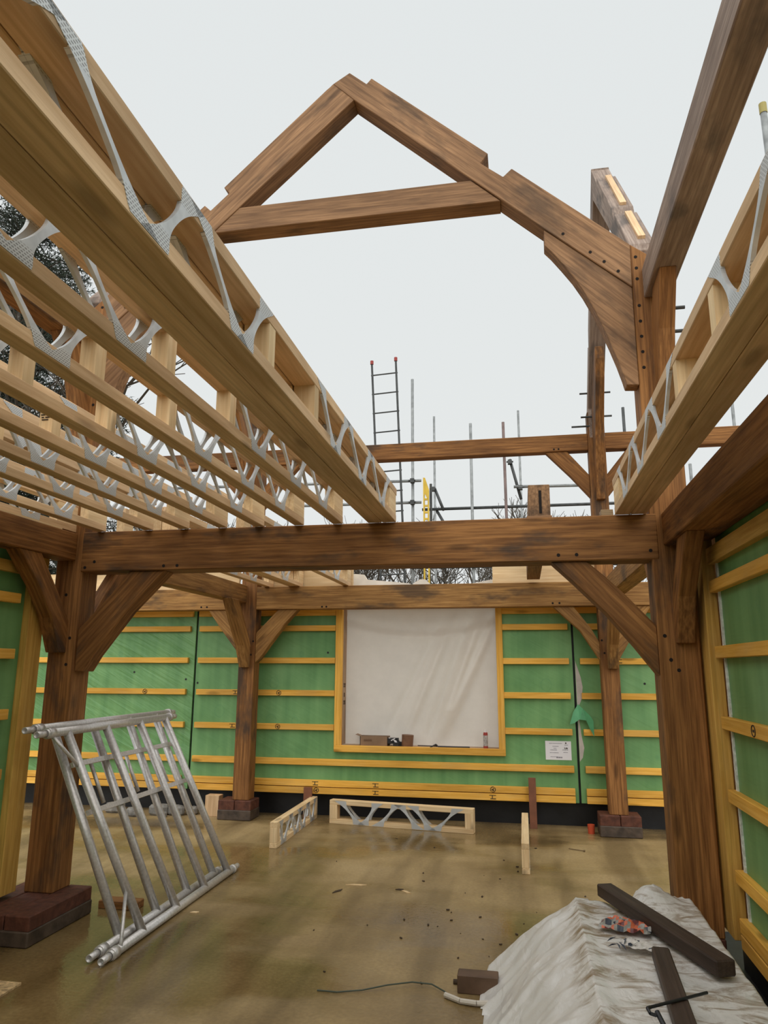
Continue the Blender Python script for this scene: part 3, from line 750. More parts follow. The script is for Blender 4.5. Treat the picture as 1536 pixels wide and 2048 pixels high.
# membrane offcuts lying on top of the wall behind the back beam
def offcut(name, pts, y0, y1, label, mat=INSUL):
    m = MB(); m.prism(pts, 'XZ', y0, y1); o = build(name, m, mat); tag(o, label, 'sheet')
offcut('membrane_offcut', [(-1.985, 2.32), (-1.985, 2.575), (-1.92, 2.69), (-1.80, 2.68), (-1.76, 2.62), (-1.40, 2.585), (-1.25, 2.565), (-1.25, 2.32)], 8.25, 8.31, 'peaked pale membrane offcut on the wall top above the left side of the window')
offcut('membrane_offcut', [(-1.24, 2.32), (-1.22, 2.57), (-1.14, 2.615), (-1.08, 2.615), (-1.03, 2.57), (-1.02, 2.32)], 8.27, 8.31, 'small pale folded offcut on the wall top above the middle of the window')
offcut('membrane_offcut', [(-.60, 2.32), (-.58, 2.55), (-.31, 2.598), (-.22, 2.597), (.0, 2.575), (.12, 2.56), (.12, 2.32)], 8.26, 8.32, 'low pale sheet offcut on the wall top above the right side of the window')
m = MB().box(-6.6, 4.2, 8.195, 8.39, 2.30, 2.32); o = build('trim_1', m, PINE); struct(o)

# ------------------------------------------------------------------ scaffold behind
def pole(x, y, z0, z1, label, mat=SCAF, r=.0242, lean=0.0, caps=None):
    o = build('scaffold_pole', MB().tube((x+lean, y, z0), (x, y, z1), r, 12, hollow=False), mat, smooth=False)
    for p in o.data.polygons: p.use_smooth = len(p.vertices) == 4
    tag(o, label, 'scaffold pole', 'scaffold tubes behind the frame')
    return o
pole(-1.71, 11.6, -.12, 6.49, 'tall grey scaffold pole just right of the ladder')
pole(-.73, 11.6, -.12, 5.63, 'grey blue topped upright scaffold pole behind the middle of the upper back beam')
pole(-.19, 11.6, -.12, 5.62, 'reddish upright scaffold pole right of the blue topped one', RUST, lean=.03)
pole(-1.735, 15.0, -.12, 7.02, 'thin more distant scaffold pole above the yellow gate')
pole(.08, 15.0, -.12, 7.04, 'thin more distant scaffold pole right of the reddish one')
pole(1.73, 11.6, -.12, 5.755, 'dark scaffold pole showing right of the back truss post', SCAFD)
pole(2.30, 11.6, -.12, 6.2, 'scaffold pole mostly hidden behind the right doubled joist')
pole(2.677, 11.6, -.12, 4.76, 'short scaffold pole top showing below the upper beam at the right')
pole(3.38, 11.6, -.12, 5.9, 'scaffold pole showing between the right doubled joist and the right plate')
o = pole(1.97, 5.25, -.12, 5.87, 'near scaffold pole with a yellow cap at the right edge of the view')
build('pole_cap', MB().tube((1.97, 5.25, 5.80), (1.97, 5.25, 5.885), .028, 12), plain('yellow_cap', (.42, .36, .12), .6), o)
def ledger(p0, p1, label, mat=SCAF):
    o = build('scaffold_ledger', MB().tube(p0, p1, .0242, 12), mat)
    for p in o.data.polygons: p.use_smooth = len(p.vertices) == 4
    tag(o, label, 'scaffold tube', 'scaffold tubes behind the frame')
    for P in (p0, p1): pass
    return o
ledger((-6.0, 11.553, 4.72), (-1.56, 11.553, 4.665), 'upper horizontal scaffold tube behind the ladder')
ledger((-6.0, 11.553, 4.33), (-1.56, 11.553, 4.295), 'lower horizontal scaffold tube behind the ladder')
ledger((-1.56, 11.645, 4.19), (3.6, 11.645, 4.18), 'long horizontal scaffold tube right of the yellow gate', SCAFD)
ledger((-.05, 11.553, 4.495), (1.15, 11.553, 4.473), 'short upper scaffold tube ending near the right back post')
ledger((-1.74, 11.553, 3.21), (3.0, 11.553, 3.20), 'low dark scaffold tube seen just under the tie beam', SCAFD)
ledger((-1.36, 11.75, 4.57), (-1.20, 11.6, 4.16), 'short diagonal scaffold tube beside the yellow gate', SCAFD)
ledger((-1.32, 11.68, 4.17), (-1.06, 11.6, 3.7), 'lower diagonal scaffold tube beside the yellow gate', SCAFD)
ledger((-.10, 11.7, 5.0), (.06, 11.62, 4.30), 'sloping scaffold tube below the right end of the upper beam', SCAFD)
def coupler(x, y, z, label):
    m = MB().box(x-.034, x+.034, y-.05, y+.04, z-.034, z+.034); m.tube((x-.055, y-.03, z), (x+.055, y-.03, z), .015, 8)
    o = build('tube_coupler', m, SCAFD); tag(o, label, 'coupler', 'scaffold couplers')
coupler(-1.71, 11.56, 4.668, 'steel coupler where the upper tube meets the pole right of the ladder')
coupler(-1.71, 11.56, 4.298, 'steel coupler where the lower tube meets the pole right of the ladder')
coupler(-.10, 11.66, 4.94, 'steel coupler at the head of the sloping scaffold tube')
coupler(.055, 11.58, 4.48, 'steel coupler at the left end of the short upper tube')
coupler(-1.385, 11.72, 4.55, 'steel coupler at the upper end of the diagonal tube beside the yellow gate')
# ladder
ld = empty('ladder', (-1.9, 10.6, .0)); tag(ld, 'narrow metal access ladder with red tips standing against the sky', 'ladder')
lx = lambda z: -2.218 + (6.41-z)*.0485
rx = lambda z: -1.829 + (6.41-z)*.0415
build('stile', MB().tube((lx(.0), 10.6, -.12), (lx(6.41), 10.6, 6.39), .017, 8), SCAFD, ld)
build('stile', MB().tube((rx(.0), 10.6, -.12), (rx(6.41), 10.6, 6.42), .017, 8), SCAFD, ld)
z = 6.19
while z > .3:
    build('rung', MB().tube((lx(z)-.02, 10.6, z-.01), (rx(z)+.02, 10.6, z+.012), .0115, 8), SCAFD, ld); z -= .321
for x, z in ((lx(6.39), 6.40), (rx(6.42), 6.43)):
    build('tip_cap', MB().tube((x, 10.6, z-.03), (x, 10.6, z+.03), .026, 10), REDC, ld)
# yellow gate
yg = empty('ladder_gate', (-1.4, 11.0, 3.2)); tag(yg, 'yellow perforated safety gate edge standing on the scaffold', 'gate')
build('stile', MB().box(-1.455, -1.432, 10.98, 11.02, -.12, 4.56), YEL, yg)
build('stile', MB().box(-1.385, -1.362, 10.98, 11.02, -.12, 4.35), YEL, yg)
build('top_plate', MB().prism([(-1.455, 4.56), (-1.425, 4.56), (-1.362, 4.36), (-1.362, 4.16), (-1.432, 4.30), (-1.455, 4.3)], 'XZ', 10.985, 11.015), YEL, yg)
z = 3.25
while z < 4.2:
    build('crosspiece', MB().box(-1.44, -1.37, 10.985, 11.015, z, z+.03), YEL, yg); z += .105
build('back_tube', MB().tube((-1.34, 11.05, 3.2), (-1.34, 11.05, 4.47), .02, 8), SCAFD, yg)

# ------------------------------------------------------------------ trees behind
def bare_tree(x, y, h, seed, spread=1.0, depth=6, rbase=.10):
    r = random.Random(seed); segs = []
    def grow(p, d, L, rad, lev):
        nseg = 3; q = p
        for i in range(nseg):
            d = (d + Vector((r.uniform(-1, 1), r.uniform(-1, 1), r.uniform(-.4, .6)))*.16).normalized()
            e = q + d*(L/nseg); segs.append((q, e, rad*(1-.12*i), rad*(1-.12*(i+1)), lev)); q = e
            if lev < depth and i >= (1 if lev == 0 else 0):
                for _ in range(2 if lev > 0 else 1):
                    a = Vector((r.uniform(-1, 1), r.uniform(-1, 1), r.uniform(-.1, .9))).normalized()
                    if lev >= 1 and r.random() < .42: continue
                    grow(q, (d*.55 + a*.75*spread).normalized(), L*r.uniform(.52, .72), rad*.55, lev+1) if lev+1 <= depth else None
        if lev < depth:
            for _ in range(2):
                a = Vector((r.uniform(-1, 1), r.uniform(-1, 1), r.uniform(0, .8))).normalized()
                grow(q, (d*.8 + a*.6*spread).normalized(), L*r.uniform(.55, .75), rad*.62, lev+1)
    grow(Vector((x, y, -.12)), Vector((0, 0, 1)), h*.36, rbase, 0)
    return segs
def tree_mesh(segs, lo=0, hi=99):
    m = MB()
    for a, b, ra, rb, lev in segs:
        if lo <= lev <= hi: m.tube(a, b, max(ra, .006), 6 if lev < 2 else 3, max(rb, .0045), cap=False)
    return m
def place_tree(x, y, h, seed, label, depth=4, spread=1.0, rbase=.09):
    segs = bare_tree(0, 0, h, seed, spread, depth, rbase)
    zm = max(s[1].z for s in segs); k = h/zm
    segs = [(a*k, b*k, ra, rb, l) for a, b, ra, rb, l in segs]
    t = empty('bare_tree', (x, y, -.12)); tag(t, label, 'tree', 'bare winter trees beyond the site')
    off = Vector((x, y, -.1))
    for nm, lo, hi in (('trunk', 0, 0), ('branches', 1, 99)):
        m = tree_mesh(segs, lo, hi)
        for v in m.v: v += off
        build(nm, m, BARK, t)
    return t
TB = [(-14.5, 25, 7.6), (-12.4, 27, 8.2), (-10.6, 24, 7.4), (-8.9, 26, 7.8), (-7.3, 24.5, 7.0), (-5.8, 26, 7.6), (-4.4, 24.5, 6.9), (-3.1, 26, 7.3), (-1.9, 24.2, 7.3), (-.6, 26, 7.9), (.7, 24.6, 7.5), (2.0, 26, 7.9), (3.4, 25, 7.2), (5.0, 26, 7.4)]
proto = []
for i in range(4):
    proto.append(place_tree(TB[i][0], TB[i][1], TB[i][2], 11+i, '', depth=4))
names = ['leftmost', 'second from the left', 'third from the left', 'fourth from the left', 'fifth from the left', 'sixth from the left', 'seventh from the left', 'seventh from the right', 'sixth from the right', 'fifth from the right',
         'fourth from the right', 'third from the right', 'second from the right', 'rightmost']
for i, (x, y, h) in enumerate(TB):
    if i < 4: t = proto[i]
    else:
        t = copy_tree(proto[i % 4]); t.location = (x, y, -.12); t.rotation_euler = (0, 0, i*1.3); s = h/TB[i % 4][2]; t.scale = (s, s, s)
    t['label'] = 'bare grey twiggy tree, %s in the row beyond the scaffold' % names[i]
t = place_tree(-9.3, 15.5, 10.2, 31, 'taller bare tree spreading branches beside the dark conifer at the left', depth=4, rbase=.12); t['group'] = 'trees at the left'

def conifer(x, y, h, r0, seed, label):
    r = random.Random(seed)
    t = empty('conifer_tree', (x, y, -.12)); tag(t, label, 'tree', 'trees at the left')
    build('trunk', MB().tube((x, y, -.12), (x, y, h), .28, 8, .03), BARK, t)
    mb = MB(); mf = MB()
    z = 1.4
    while z < h-.2:
        R = r0*(1-(z/h)**1.4)*r.uniform(.8, 1.1)+.25
        for k in range(9):
            a = r.uniform(0, 2*math.pi)
            tip = Vector((x+R*math.cos(a), y+R*math.sin(a), z+R*r.uniform(-.12, .22)))
            base = Vector((x, y, z)); mb.tube(base, tip, .03, 4, .006, cap=False)
            d = (tip-base); L = d.length; d.normalize(); sd = d.cross(Vector((0, 0, 1))).normalized()
            nn = int(L/.10)
            for i in range(2, nn):
                f = i/nn; q = base + d*L*f
                for s in (-1, 1):
                    l2 = (.55*(1-f)+.22)*r.uniform(.6, 1.2)
                    e = q + sd*s*l2 + d*l2*.5 + Vector((0, 0, r.uniform(-.22, .12)))
                    nl = 6
                    for j in range(1, nl):
                        c = q.lerp(e, j/nl) + Vector((r.uniform(-.03, .03),)*3)
                        u = Vector((r.uniform(-1, 1), r.uniform(-1, 1), r.uniform(-1, 1))).normalized()*.085
                        w = Vector((r.uniform(-1, 1), r.uniform(-1, 1), r.uniform(-1, 1))).normalized()*.028
                        i0 = len(mf.v); mf.v += [c-u, c+w, c+u]; mf.f.append([i0, i0+1, i0+2])
        z += .24
    build('branches', mb, BARK, t); build('foliage', mf, NEEDLE, t)
conifer(-12.2, 15.0, 15.5, 4.2, 3, 'large dark conifer rising behind the joists at the left edge')

# ------------------------------------------------------------------ leaning aluminium tower frames
def tower_frame(x_lo, z_lo, x_hi, z_hi, ya_lo, yb_lo, ya_hi, yb_hi, rungs, label, spig):
    t = empty('tower_frame', (x_lo, (ya_lo+yb_lo)/2, 0)); tag(t, label, 'scaffold frame', 'aluminium tower frames leaning on the left post')
    lo = lambda y: Vector((x_lo + (y-5)*-.012, y, z_lo)); hi = lambda y: Vector((x_hi + (y-5)*-.012, y, z_hi))
    def tube(nm, a, b, r, hollow=False):
        o = build(nm, MB().tube(a, b, r, 16, hollow=hollow), TUBE, t)
        for p in o.data.polygons: p.use_smooth = len(p.vertices) == 4
        return o
    tube('standard', lo(ya_lo), lo(yb_lo), .0275, True); tube('standard', hi(ya_hi), hi(yb_hi), .0275, True)
    for f, a in ((lo, ya_lo), (hi, ya_hi)):
        tube('collar', f(a+.015), f(a+.075), .033)
        tube('spigot', f(a-.085), f(a+.02), .0205, True)
    for f, b in ((lo, yb_lo), (hi, yb_hi)):
        tube('collar', f(b-.06), f(b-.015), .033); tube('spigot', f(b-.02), f(b+.07), .0205)
    for y0, y1 in rungs: tube('rung', lo(y0), hi(y1), .0275)
    return t, lo, hi, tube
f1, lo1, hi1, tb1 = tower_frame(-2.335, .028, -2.885, 1.204, 4.10, 5.97, 4.125, 5.80, [(4.48, 4.347), (4.94, 4.80), (5.40, 5.27), (5.84, 5.68)],
            'front bright aluminium tower frame leaning against the left post', 1)
f2, lo2, hi2, tb2 = tower_frame(-2.425, .028, -3.01, 1.222, 4.13, 5.88, 4.185, 6.03, [(4.37, 4.38), (4.835, 4.83), (5.295, 5.32), (5.758, 5.75)],
            'rear aluminium tower frame leaning behind the front one against the left post', 1)
# corner struts and flat bracing bars
a = hi1(4.19); b = lo1(4.48).lerp(hi1(4.347), .80); tb1('corner_strut', a + Vector((.01, 0, -.02)), b, .011)
a = lo1(4.2); b = lo1(4.48).lerp(hi1(4.347), .21); tb1('corner_strut', a + Vector((.012, 0, .02)), b, .011)
a = hi1(5.69); b = lo1(5.84).lerp(hi1(5.68), .93); tb1('corner_strut', a + Vector((.01, 0, -.02)), b, .009)
for f, lab in ((.80, 0), (.565, 1)):
    p = lo2(4.37).lerp(hi2(4.38), f) + Vector((.045, -.0, .01)); q = lo2(5.758).lerp(hi2(5.75), f) + Vector((.045, .12, .01))
    d = (q-p).normalized(); n = Vector((.9, 0, .43)).normalized(); s = d.cross(n).normalized()
    m = MB(); hw, ht = .016, .009
    i = len(m.v)
    for P in (p, q):
        for sx, sy in ((-1, -1), (1, -1), (1, 1), (-1, 1)): m.v.append(P + s*hw*sx + n*ht*sy)
    for qd in ((0, 1, 5, 4), (1, 2, 6, 5), (2, 3, 7, 6), (3, 0, 4, 7), (0, 3, 2, 1), (4, 5, 6, 7)): m.f.append([i+k for k in qd])
    build('flat_bar', m, TUBE, f2)
for y0, y1 in ((4.64, 4.65), (5.10, 5.11), (5.56, 5.57)):
    tb2('short_strut', lo2(y0).lerp(hi2(y1), .58) + Vector((-.02, .04, 0)), lo2(y0).lerp(hi2(y1), .80) + Vector((-.02, .04, 0)), .013)

# ------------------------------------------------------------------ joist offcuts and sticks on the floor
def small_joist(name, L, H, w, V, label, loc, rot):
    t = empty(name, (0, 0, 0)); tag(t, label, 'joist offcut', 'joist offcuts on the slab')
    box('bottom_chord', PINEP, 0, w, 0, L, 0, .047, t, bevel=.003)
    box('top_chord', PINEP, 0, w, 0, L, H-.047, H, t, bevel=.003)
    box('end_block', PINEP, 0, w, 0, .085, .047, H-.047, t, grain=(0, 0, 1), bevel=.002); box('end_block', PINEP, 0, w, L-.085, L, .047, H-.047, t, grain=(0, 0, 1), bevel=.002)
    for (yb, ya, yc) in V:
        for xa, xb in ((-.0015, .011), (w-.011, w+.0015)):
            m = MB()
            if ya is not None: web_leg(m, yb, -1, yb-ya, xa, xb, H)
            if yc is not None: web_leg(m, yb, 1, yc-yb, xa, xb, H)
            build('metal_web', m, WEB, t, origin=(0, 0, 0))
    t.location = loc; t.rotation_euler = (0, 0, rot)
    return t
a = math.atan2(7.80-8.02, 1.53)
small_joist('joist_offcut', 1.55, .235, .09, [(.36, .10, .56), (.52, None, .78), (1.0, .76, None), (1.13, .90, 1.42)], 'long web joist offcut lying across the floor below the window', (-2.065, 8.02, 0), -math.pi/2 + a)
small_joist('joist_offcut', 1.42, .225, .07, [(.20, .10, .46), (.62, .40, .80), (.86, .68, 1.05), (1.22, 1.02, 1.34)], 'web joist offcut pointing at the viewer left of the window', (-2.33, 6.76, 0), .015)
small_joist('joist_offcut', 1.30, .232, .062, [(.20, .10, .46), (.62, .40, .80), (.86, .68, 1.05)], 'web joist offcut standing on edge, pointing at the viewer right of the window', (-.066, 6.36, 0), 0.0)
def upright(x0, x1, y, z1, label):
    o = box('packing_strip', BROWN, x0, x1, y, y+.02, 0, z1, bevel=.002); tag(o, label, 'strip', 'brown strips standing at the back wall')
upright(.010, .085, 8.10, .497, 'tall red brown packing strip standing against the back wall right of the window')
upright(-2.42, -2.325, 8.10, .325, 'short red brown packing strip behind the left joist offcut')

# ------------------------------------------------------------------ items on the sill
t = empty('cardboard_box', (-1.66, 8.24, .765)); tag(t, 'open low cardboard box on the window sill', 'box')
m = MB().box(-1.815, -1.50, 8.20, 8.206, .765, .868).box(-1.815, -1.50, 8.334, 8.34, .765, .868).box(-1.815, -1.809, 8.20, 8.34, .765, .868).box(-1.506, -1.50, 8.20, 8.34, .765, .868).box(-1.815, -1.50, 8.20, 8.34, .765, .77)
build('carton', m, CARD, t)
build('flap', MB().quad((-1.815, 8.2, .866), (-1.815, 8.34, .866), (-1.87, 8.34, .885), (-1.87, 8.2, .885)), CARD, t)
build('print', MB().box(-1.77, -1.68, 8.1985, 8.2, .815, .835), plain('brown_print', (.16, .09, .05), .8), t)
t = empty('clutter_heap', (-1.43, 8.25, .765))
m = MB()
r = random.Random(5)
tag(t, 'dark heap of fixings and wrappers between the carton and the brown tin', 'clutter')
for k in range(16):
    x, y = r.uniform(-1.50, -1.37), r.uniform(8.21, 8.30); s = r.uniform(.015, .03); z0 = .765+r.uniform(0, .05)
    m.box(x-s, x+s, y-s, y+s, z0, z0+s*1.4)
build('dark_bits', m, STEEL, t)
m = MB().quad((-1.49, 8.20, .855), (-1.47, 8.2, .83), (-1.455, 8.2, .832), (-1.478, 8.2, .862)).quad((-1.465, 8.198, .832), (-1.42, 8.198, .856), (-1.415, 8.198, .848), (-1.46, 8.198, .824)).quad((-1.44, 8.198, .84), (-1.405, 8.198, .83), (-1.38, 8.198, .79), (-1.42, 8.198, .81))
build('white_wrapper', m, WHITE, t)
t = empty('paint_tin', (-1.29, 8.25, .765)); tag(t, 'brown cylindrical tin on the window sill', 'tin')
build('body', MB().tube((-1.29, 8.25, .765), (-1.283, 8.25, .888), .062, 20, .066), plain('brown_tin', (.20, .10, .055), .55, var=.3), t)
t = empty('foam_can', (-.43, 8.25, .765)); tag(t, 'red and grey foam canister standing on the sill by the right window jamb', 'canister')
build('body', MB().tube((-.43, 8.25, .79), (-.43, 8.25, .90), .025, 18), plain('grey_can_print', (.42, .40, .38), .4, var=.4, sc=60), t)
build('base_band', MB().tube((-.43, 8.25, .765), (-.43, 8.25, .79), .0255, 18), REDC, t)
build('top_band', MB().tube((-.43, 8.25, .90), (-.43, 8.25, .93), .0255, 18, .022), REDC, t)
build('nozzle', MB().tube((-.43, 8.25, .93), (-.43, 8.25, .958), .010, 10, .006), WHITE, t)
o = build('threaded_rod', MB().tube((-.95, 8.22, .773), (-.60, 8.23, .773), .008, 8), STEEL); tag(o, 'dark threaded rod lying on the sill left of the canister', 'rod')
o = build('pry_tool', MB().tube((-1.18, 8.30, .773), (-.80, 8.26, .773), .005, 6).tube((-1.02, 8.16, .771), (-.98, 8.26, .79), .007, 6).tube((-.98, 8.26, .79), (-.96, 8.27, .775), .012, 6), STEEL)
tag(o, 'thin dark tool with a long rod on the middle of the sill', 'tool')
# paper notice
t = empty('paper_notice', (.33, 8.19, .77)); tag(t, 'white printed paper notice fixed to the green wall right of the window', 'paper')
build('paper', MB().box(.20, .466, MF-.004, MF-.001, .672, .862), WHITE, t)
m = MB()
r = random.Random(2)
for (x, z, w, h) in ((.24, .835, .13, .006), (.275, .805, .055, .006), (.285, .785, .03, .006), (.25, .768, .06, .007), (.245, .74, .085, .006), (.25, .70, .07, .005), (.375, .770, .055, .007), (.385, .745, .04, .006), (.31, .690, .05, .014), (.398, .82, .03, .006)):
    x1 = x
    while x1 < x+w:
        l = r.uniform(.004, .012); m.box(x1, x1+l, MF-.0048, MF-.004, z, z+h); x1 += l+.003
build('print', m, INK, t)
m = MB().tube((.412, MF-.0048, .842), (.412, MF-.004, .842), .008, 10).box(.395, .43, MF-.0048, MF-.004, .783, .788).box(.395, .40, MF-.0048, MF-.004, .783, .802).box(.41, .415, MF-.0048, MF-.004, .783, .802).prism([(.418, .785), (.432, .792), (.418, .80)], 'XZ', MF-.0048, MF-.004)
build('emblem', m, BLACKINK, t)
# torn film
def flap(name, pts, faces, label):
    m = MB(); m.v = [Vector(p) for p in pts]; m.f = faces; o = build(name, m, GREENF); tag(o, label, 'film'); return o
flap('torn_film', [(.555, 8.17, 1.245), (.50, 8.14, 1.16), (.46, 8.12, 1.04), (.50, 8.11, 1.05), (.56, 8.12, 1.09), (.60, 8.13, 1.20), (.67, 8.12, 1.13), (.70, 8.11, 1.08), (.70, 8.10, .92), (.66, 8.12, 1.0), (.63, 8.13, 1.08)],
     [[0, 1, 4], [1, 2, 3], [1, 3, 4], [0, 4, 5], [5, 4, 10], [5, 10, 6], [6, 10, 9], [6, 9, 7], [7, 9, 8]], 'torn green film flapping loose over the wall joint right of the window')

# ------------------------------------------------------------------ small things on the floor
o = build('plastic_cup', MB().tube((.612, 8.0, 0), (.612, 8.0, .085), .032, 14, .036), ORANGE); tag(o, 'small orange red plastic cup on the floor beside the right back plinth', 'cup')
o = box('timber_board', OAKF, -2.90, -2.62, 4.92, 5.03, 0, .05, bevel=.004); tag(o, 'short brown board on the floor behind the left plinth', 'board')
o = box('timber_block', plain('wet_brown_block', (.13, .075, .045), .6, var=.3), -.385, -.18, 4.08, 4.17, 0, .085, bevel=.004); tag(o, 'short dark brown block on the floor at the left of the sheeted pile', 'block')
o = build('pipe_end', MB().path([(-.44, 4.02, .014), (-.36, 3.965, .014), (-.28, 3.95, .016), (-.18, 3.97, .016)], .013, 8), plain('white_pipe', (.62, .56, .48), .4)); tag(o, 'white pipe end curving out from under the sheeted pile', 'pipe')
pts = [(-1.085, 3.965, .006), (-.98, 3.965, .006), (-.86, 4.0, .01), (-.74, 4.06, .02), (-.62, 4.12, .02), (-.52, 4.12, .018), (-.45, 4.06, .014), (-.40, 4.0, .012)]
o = build('cord', MB().path(pts, .004, 6), GREENC); tag(o, 'thin green cord lying in an arc on the slab', 'cord')
o = build('small_cap', MB().tube((-.415, 4.19, .012), (-.37, 4.19, .012), .012, 10), CRUMB); tag(o, 'dark little cylinder on the floor by the cord end', 'cap')
o = box('board_scrap', plain('strand_board', (.52, .36, .18), .7, var=.5, sc=40), -2.80, -2.60, 3.55, 3.74, 0, .012, bevel=.001); tag(o, 'scrap of strand board at the lower left edge of the floor', 'board')
o = build('screw', MB().tube((.35, 7.277, .008), (.475, 7.215, .008), .004, 6).tube((.475, 7.215, .008), (.487, 7.21, .008), .009, 8), plain('brown_screw', (.14, .09, .04), .5)); tag(o, 'long brown screw on the floor left of the right front post', 'screw')
for k, (x, y, l, a) in enumerate(((-1.30, 5.80, .16, .15), (-1.40, 5.62, .12, 1.1), (-.90, 5.70, .10, -.7), (-.96, 5.75, .06, .2), (-2.22, 4.97, .06, .3))):
    m = MB().prism([(-l/2, 0), (-l*.1, .016), (l/2, .006), (l*.2, -.012)], 'XY', 0.0, .006)
    o = build('wood_chip', m, PINEP if k in (0, 2, 4) else CRUMB); o.location = (x, y, .003); o.rotation_euler = (0, 0, a)
    tag(o, ['long pale wood splinter in the middle of the floor', 'dark splinter just left of the long pale one', 'bent pale splinter right of the floor middle', 'tiny dark splinter beside the bent pale one', 'small pale chip beside the aluminium frames'][k], 'wood chip', 'wood chips on the slab')
r = random.Random(12)
m = MB()
for k in range(7):
    a = k*.9; m.v.append(Vector((.012*math.cos(a)*r.uniform(.7, 1.3), .010*math.sin(a), 0)))
mm = MB(); mm.prism([(.014*math.cos(k*.9)*r.uniform(.7, 1.3), .010*math.sin(k*.9)*r.uniform(.7, 1.3)) for k in range(7)], 'XY', 0, .011)
cr0 = build('mud_crumb', mm, CRUMB, bevel=.003)
for k in range(46):
    c = cr0 if k == 0 else cr0.copy()
    if k: COL.objects.link(c)
    x, y = (r.uniform(-.85, .35), r.uniform(4.4, 6.6)) if k < 30 else (r.uniform(-2.1, .6), r.uniform(4.1, 7.6))
    s = r.uniform(.3, .85); c.location = (x, y, .0055*s); c.rotation_euler = (0, 0, r.uniform(0, 6)); c.scale = (s, s, s)
    tag(c, 'small dark mud crumb scattered on the slab', 'crumb', 'mud crumbs on the slab')
rb = [(-4.28, 7.86, .10), (-4.05, 7.98, .12), (-3.86, 8.02, .11), (-3.70, 8.08, .09), (-4.6, 8.0, .12), (-3.95, 7.86, .06)]
rl = ['second rubble lump from the left by the back wall', 'third rubble lump from the left by the back wall', 'fifth rubble lump from the left by the back wall', 'rightmost rubble lump by the back wall', 'leftmost rubble lump by the back wall', 'smallest rubble lump in front of the others by the back wall']
for k, (x, y, s) in enumerate(rb):
    mm = MB(); q = random.Random(k+40)
    mm.prism([(s*math.cos(i*.785)*q.uniform(.7, 1.3), s*.7*math.sin(i*.785)*q.uniform(.7, 1.3)) for i in range(8)], 'XY', 0, s*.9)
    o = build('rubble_lump', mm, GREY, bevel=s*.2); o.location = (x, y, s*.45); tag(o, 'grey ' + rl[k], 'rubble', 'rubble by the back wall')
o = box('timber_block', PINE, -3.52, -3.36, 8.0, 8.12, 0, .22, grain=(0, 0, 1), bevel=.004); tag(o, 'pale timber block standing beside the left back plinth', 'block')

# ------------------------------------------------------------------ sheeted pile at lower right
def sm(a, b, t):
    t = max(0, min(1, (t-a)/(b-a))); return t*t*(3-2*t)
def tarp_fn(u, v):
    x = -.42 + 1.50*u; y = .9 + 3.95*v
    yb = 4.30 + .12*sm(.25, .8, x) + .05*mnoise.noise(Vector((x*6, 0, 2.2)))
    dl = (.235 - x)/(.50 + .05*mnoise.noise(Vector((y*2.5, 1, 0)))); dr = (x-.835)/.10; db = (y-yb)/.30
    dl = max(0, dl); dr = max(0, dr); db = max(0, db)
    d = math.sqrt(dl*dl + dr*dr + db*db)
    h = .405*(1-min(1, d))**1.0
    h = .405*max(0, 1-d) if d > 0 else .405
    h += .05*math.exp(-((d-.35)/.3)**2)*(1 if 0 < d < 1 else 0)*.6
    top = 1-min(1, d*3)
    folds = .022*mnoise.noise(Vector((x*3+y*1.4, y*9-x*4, .5))) + .010*mnoise.noise(Vector((x*15, y*22, 1.5)))
    h += folds*(.35+.65*(1-top))*(1 if d < .97 else .1) if d > 0 else folds*.30
    if 0 < d < 1:
        h += .018*math.sin((y*9+x*5) + 2*mnoise.noise(Vector((x*4, y*4, 9))))*sm(.1, .5, d)*(1-sm(.7, 1, d))
    # lifted corner at the rear and a crease beside it
    h += .075*math.exp(-((x-.62)/.10)**2-((y-4.38)/.12)**2) + .03*math.exp(-((x-.24)/.04)**2)*sm(0, .3, v)*.5
    h -= .05*math.exp(-((x-.47)/.06)**2-((y-4.40)/.15)**2)
    return (x, y, max(.003, h))
o = grid_sheet('plastic_tarp', 150, 300, tarp_fn, TARP, origin=(0, 0, 0), floor_cut=.004); tag(o, 'dirty white plastic sheet draped over a pile at the lower right', 'tarp')
def lying(name, mat, p0, p1, w, h, z, label, cat='timber'):
    d = Vector((p1[0]-p0[0], p1[1]-p0[1], 0)).normalized(); s = Vector((-d.y, d.x, 0))
    m = MB(); i = 0
    for P in (p0, p1):
        for a, c in ((-1, 0), (1, 0), (1, 1), (-1, 1)): m.v.append(Vector((P[0], P[1], z)) + s*a*w/2 + Vector((0, 0, c*h)))
    for q in ((0, 1, 5, 4), (1, 2, 6, 5), (2, 3, 7, 6), (3, 0, 4, 7), (0, 3, 2, 1), (4, 5, 6, 7)): m.f.append(list(q))
    o = build(name, m, mat, None, d, .006); tag(o, label, cat); return o
lying('dark_timber', DARKW, (.385, 4.36), (.745, 3.36), .085, .062, .42, 'long dark timber lying diagonally across the sheeted pile')
lying('dark_timber', DARKW, (.522, 3.50), (.465, 2.45), .07, .05, .42, 'shorter dark timber on the sheeted pile at the bottom edge under the black rod')
t = empty('hook_rod', (.5, 2.98, .47)); tag(t, 'black steel rod with a hooked end lying over the shorter dark timber', 'rod')
a, b = Vector((.385, 2.885, .478)), Vector((.605, 3.055, .474))
build('rod', MB().tube(a, b, .0055, 8), STEEL, t)
build('hook', MB().path([a, a+Vector((-.012, -.016, .002)), a+Vector((-.006, -.034, -.006)), a+Vector((.012, -.034, -.01)), a+Vector((.018, -.018, -.006))], .006, 8), STEEL, t)
build('handle', MB().tube(a+Vector((.018, -.018, -.006)), a+Vector((.05, -.15, -.055)), .009, 8), STEEL, t)
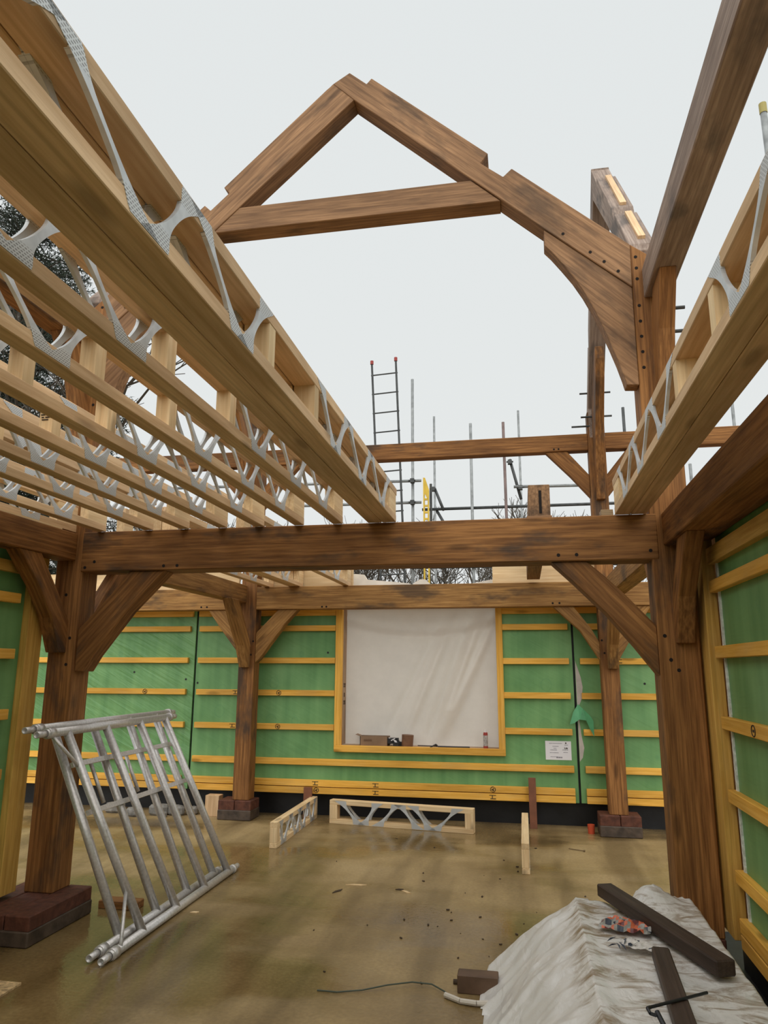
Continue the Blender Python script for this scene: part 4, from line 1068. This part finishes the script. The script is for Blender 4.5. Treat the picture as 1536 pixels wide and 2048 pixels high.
# crumpled packaging
def crumple(name, cx, cy, cz, lx, ly, h, ang, seed, mats, label, cat):
    t = empty(name, (cx, cy, cz)); tag(t, label, cat)
    nx, ny = 16, 10
    def P(i, j):
        u, v = i/nx-.5, j/ny-.5
        x, y = u*lx, v*ly*(1-.5*abs(u)); z = h*(.5*math.cos(math.pi*u)*math.cos(math.pi*v*.9)) + h*.55*mnoise.noise(Vector((u*7+seed, v*7, seed))) + .004
        c, s = math.cos(ang), math.sin(ang)
        return Vector((cx + x*c - y*s, cy + x*s + y*c, cz + max(.002, z)))
    m = MB(); ks = []
    for j in range(ny+1):
        for i in range(nx+1): m.v.append(P(i, j))
    for j in range(ny):
        for i in range(nx):
            k = int((mnoise.noise(Vector((i*.23+seed, j*.5, 3)))+.5)*len(mats)*.999); ks.append(max(0, min(len(mats)-1, k)))
            a = j*(nx+1)+i; m.f.append([a, a+1, a+nx+2, a+nx+1])
    o = build('film', m, mats[0][1], t)
    for q in mats[1:]: o.data.materials.append(q[1])
    for f, k in zip(o.data.polygons, ks): f.material_index = k
    return t
NAVY = plain('navy_film', (.03, .04, .06), .35); FOIL = plain('grey_film', (.30, .29, .26), .3, var=.3, sc=30); SALM = plain('salmon_film', (.62, .16, .08), .4, var=.2, sc=30); MAROON = plain('maroon_film', (.14, .035, .035), .4)
PALE = plain('pale_wrapper', (.66, .62, .58), .4, var=.15, sc=30)
crumple('crumpled_bag', .428, 3.86, .425, .23, .16, .055, -.25, 3.0, [('navy_patch', NAVY), ('grey_patch', FOIL), ('salmon_patch', SALM), ('maroon_patch', MAROON)], 'crumpled navy and orange plastic bag on the sheeted pile', 'bag')
crumple('white_packet', .455, 3.625, .422, .17, .10, .03, -.3, 8.0, [('pale_patch', PALE), ('pale_patch', PALE), ('pale_patch', PALE), ('dark_patch', NAVY)], 'flattened white packet with dark scraps in front of the crumpled bag', 'packet')
crumple('blue_scrap', 1.215, 5.42, .002, .10, .08, .12, .4, 5.0, [('blue_film', plain('blue_film', (.05, .13, .26), .5, var=.3))], 'blue plastic scrap on the floor between the right front post and wall end', 'scrap')
t = empty('torn_scraps', (.385, 3.60, .422)); tag(t, 'torn dark film scraps beside the white packet', 'scrap')
m = MB()
r = random.Random(9)
for k in range(12):
    x, y = .385+r.uniform(-.05, .05), 3.61+r.uniform(-.05, .05); z = .425+r.uniform(0, .03); a = r.uniform(0, 6)
    d = Vector((math.cos(a), math.sin(a), r.uniform(-.3, .5)))*.03; e = Vector((-math.sin(a), math.cos(a), .4))*.008
    i = len(m.v); m.v += [Vector((x, y, z))-d, Vector((x, y, z))+e, Vector((x, y, z))+d]; m.f.append([i, i+1, i+2])
build('film_scrap', m, NAVY, t)
